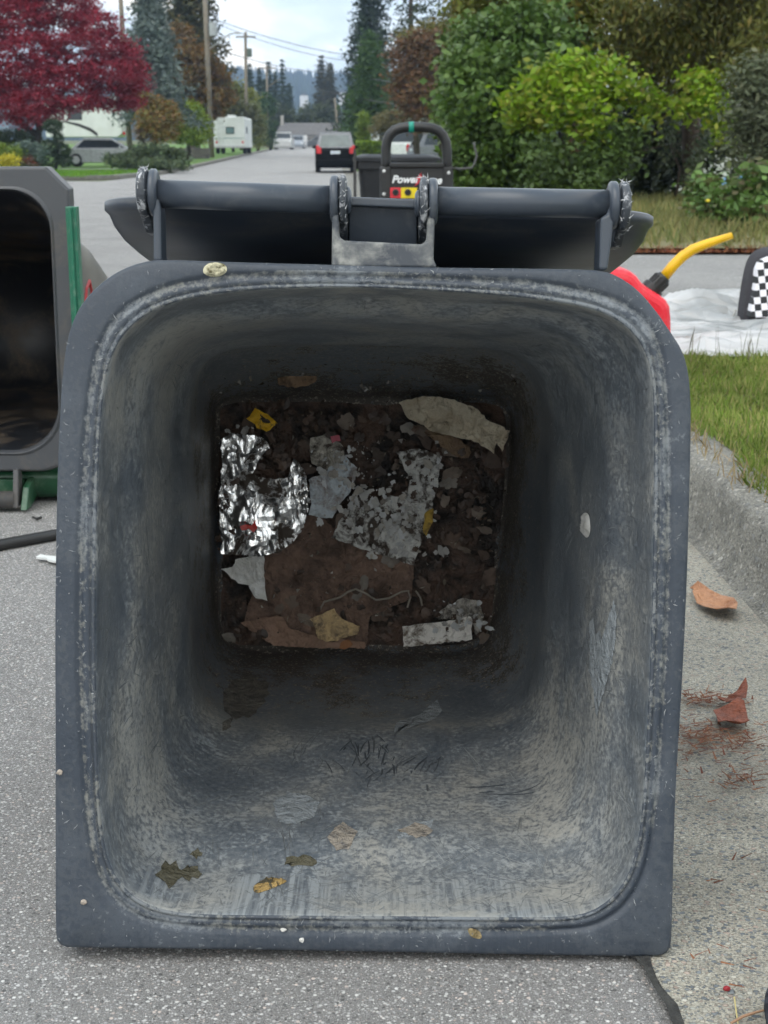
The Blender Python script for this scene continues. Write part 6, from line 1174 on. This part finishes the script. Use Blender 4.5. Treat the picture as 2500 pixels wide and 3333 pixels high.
e = MB(); e.box((-1.5, -.02, 1.3), (.9, .05, .8)); mk("window", e, plain("teal_glass", (.12, .17, .18), .2), t, world=False)
e = MB(); e.prism([(-3.1, -.4, 2.6), (3.1, -.4, 2.6), (0, -.4, 4.2)], (0, 5, 0)); mk("roof", e, M_ROOF, t, world=False)
e = MB(); bx_ = at_y(2385, 605, 23); e.prism([(bx_.x-.2, 23, .12), (bx_.x+.3, 23, .12), (bx_.x+.22, 23, .42), (bx_.x-.02, 23, .42)], (0, .5, 0)); tag(mk("tarp", e, plain("tarp_blue", (.10, .30, .58), .5), bevel=.03), "blue tarp lump behind the shrubs at the right", "tarp")
# low stone wall on the left, white fence pieces
t0 = at_y(565, 480, 92); t1_ = at_y(682, 480, 92)
m, nt, b = base_mat("stone_wall", .85); o_ = nd(nt, 'ShaderNodeTexCoord').outputs['Object']; br = nd(nt, 'ShaderNodeTexBrick', {'Vector': mapping(nt, o_, (1, 1, 1), rot=(pi/2, 0, 0)), 'Color1': (.20, .18, .16, 1), 'Color2': (.12, .11, .10, 1), 'Mortar': (.05, .05, .045, 1), 'Scale': 2.2}); nt.links.new(br.outputs[0], b.inputs['Base Color'])
e = MB(); zg = gz(-13, 92); e.box(((t0.x+t1_.x)/2, 92, zg+.35), (t1_.x-t0.x, .4, .8)); tag(mk("stone_wall", e, m, bevel=.03), "low grey stone retaining wall left of the motorhome", "wall")

# ------------------------------------------------------------------ distant wooded hills and the air
e = MB(); nxh, nyh = 90, 10; vs = []
for j in range(nyh):
    for i in range(nxh):
        x = -700+1400*i/(nxh-1); y = 900+j*70; f = j/(nyh-1); z = 3+66*sm(f)*(1+.22*mnoise.noise(Vector((x*.004, 1, 0)))+.10*mnoise.noise(Vector((x*.015, f*3, 2)))); vs.append((x, y, z))
e.add(vs, [(j*nxh+i, j*nxh+i+1, (j+1)*nxh+i+1, (j+1)*nxh+i) for j in range(nyh-1) for i in range(nxh-1)])
HG = leaf_mat("hill_forest", [(.035, .055, .03), (.05, .07, .035), (.025, .04, .025)], .9, 0, .01)
tag(mk("hills", e, plain("hill_ground", (.035, .05, .03), .9, (.05, .065, .035), .02), fix=False), kind='structure')
n = 5200; fx = rng.uniform(-260, 160, n); ff = rng.uniform(0, 1, n)**.8; hz_ = []
for x, f in zip(fx, ff):
    fj = f; y = 900+fj*630; z = 3+66*sm(fj)*(1+.22*mnoise.noise(Vector((x*.004, 1, 0)))+.10*mnoise.noise(Vector((x*.015, fj*3, 2)))); hz_.append((x, y, z))
hz_ = np.array(hz_); hh2 = rng.uniform(7, 20, n); ww = hh2*rng.uniform(.15, .25, n); V_ = []; F_ = []
ck = np.array([(cos(2*pi*k/6), sin(2*pi*k/6)) for k in range(6)])
for i in range(n):
    o = len(V_); V_ += [(hz_[i, 0]+c_[0]*ww[i], hz_[i, 1]+c_[1]*ww[i], hz_[i, 2]-1) for c_ in ck]; V_.append((hz_[i, 0], hz_[i, 1], hz_[i, 2]+hh2[i])); F_ += [(o+k, o+(k+1) % 6, o+6) for k in range(6)]
me = bpy.data.meshes.new("far_forest"); me.from_pydata(V_, [], F_); me.materials.append(HG); o = bpy.data.objects.new("far_forest", me); COL.objects.link(o); tag(o, "far wooded hillside beyond the end of the street", "forest", kind='stuff')
for i, (px, py, Yh, lb) in enumerate(((990, 322, 930, "white house low on the far hillside, left one"), (1115, 312, 940, "white house on the far hillside beside the right trees"))):
    p = at_y(px, py, Yh); t = thing("hill_house", lb, "house", (p.x, Yh, p.z-6))
    e = MB(); e.box((0, 0, 4), (5, 6, 8)); mk("wall", e, plain("hill_white%d" % i, (.75, .73, .72), .7), t, world=False); e = MB(); e.prism([(-2.8, -3.2, 8), (2.8, -3.2, 8), (0, -3.2, 10)], (0, 6.4, 0)); mk("roof", e, M_ROOF, t, world=False)
hzm = bpy.data.materials.new("air"); hzm.use_nodes = True; nt = hzm.node_tree; nt.nodes.remove(nt.nodes['Principled BSDF'])
pv = nd(nt, 'ShaderNodeVolumePrincipled', {'Color': (.50, .68, .98, 1), 'Density': .00042, 'Anisotropy': .2}); nt.links.new(pv.outputs[0], nt.nodes['Material Output'].inputs['Volume'])
e = MB(); e.box((0, 900, 62), (3400, 1900, 128)); hzo = mk("haze", e, hzm); tag(hzo, "thin blue grey air fading the far hills", "haze", kind='stuff')
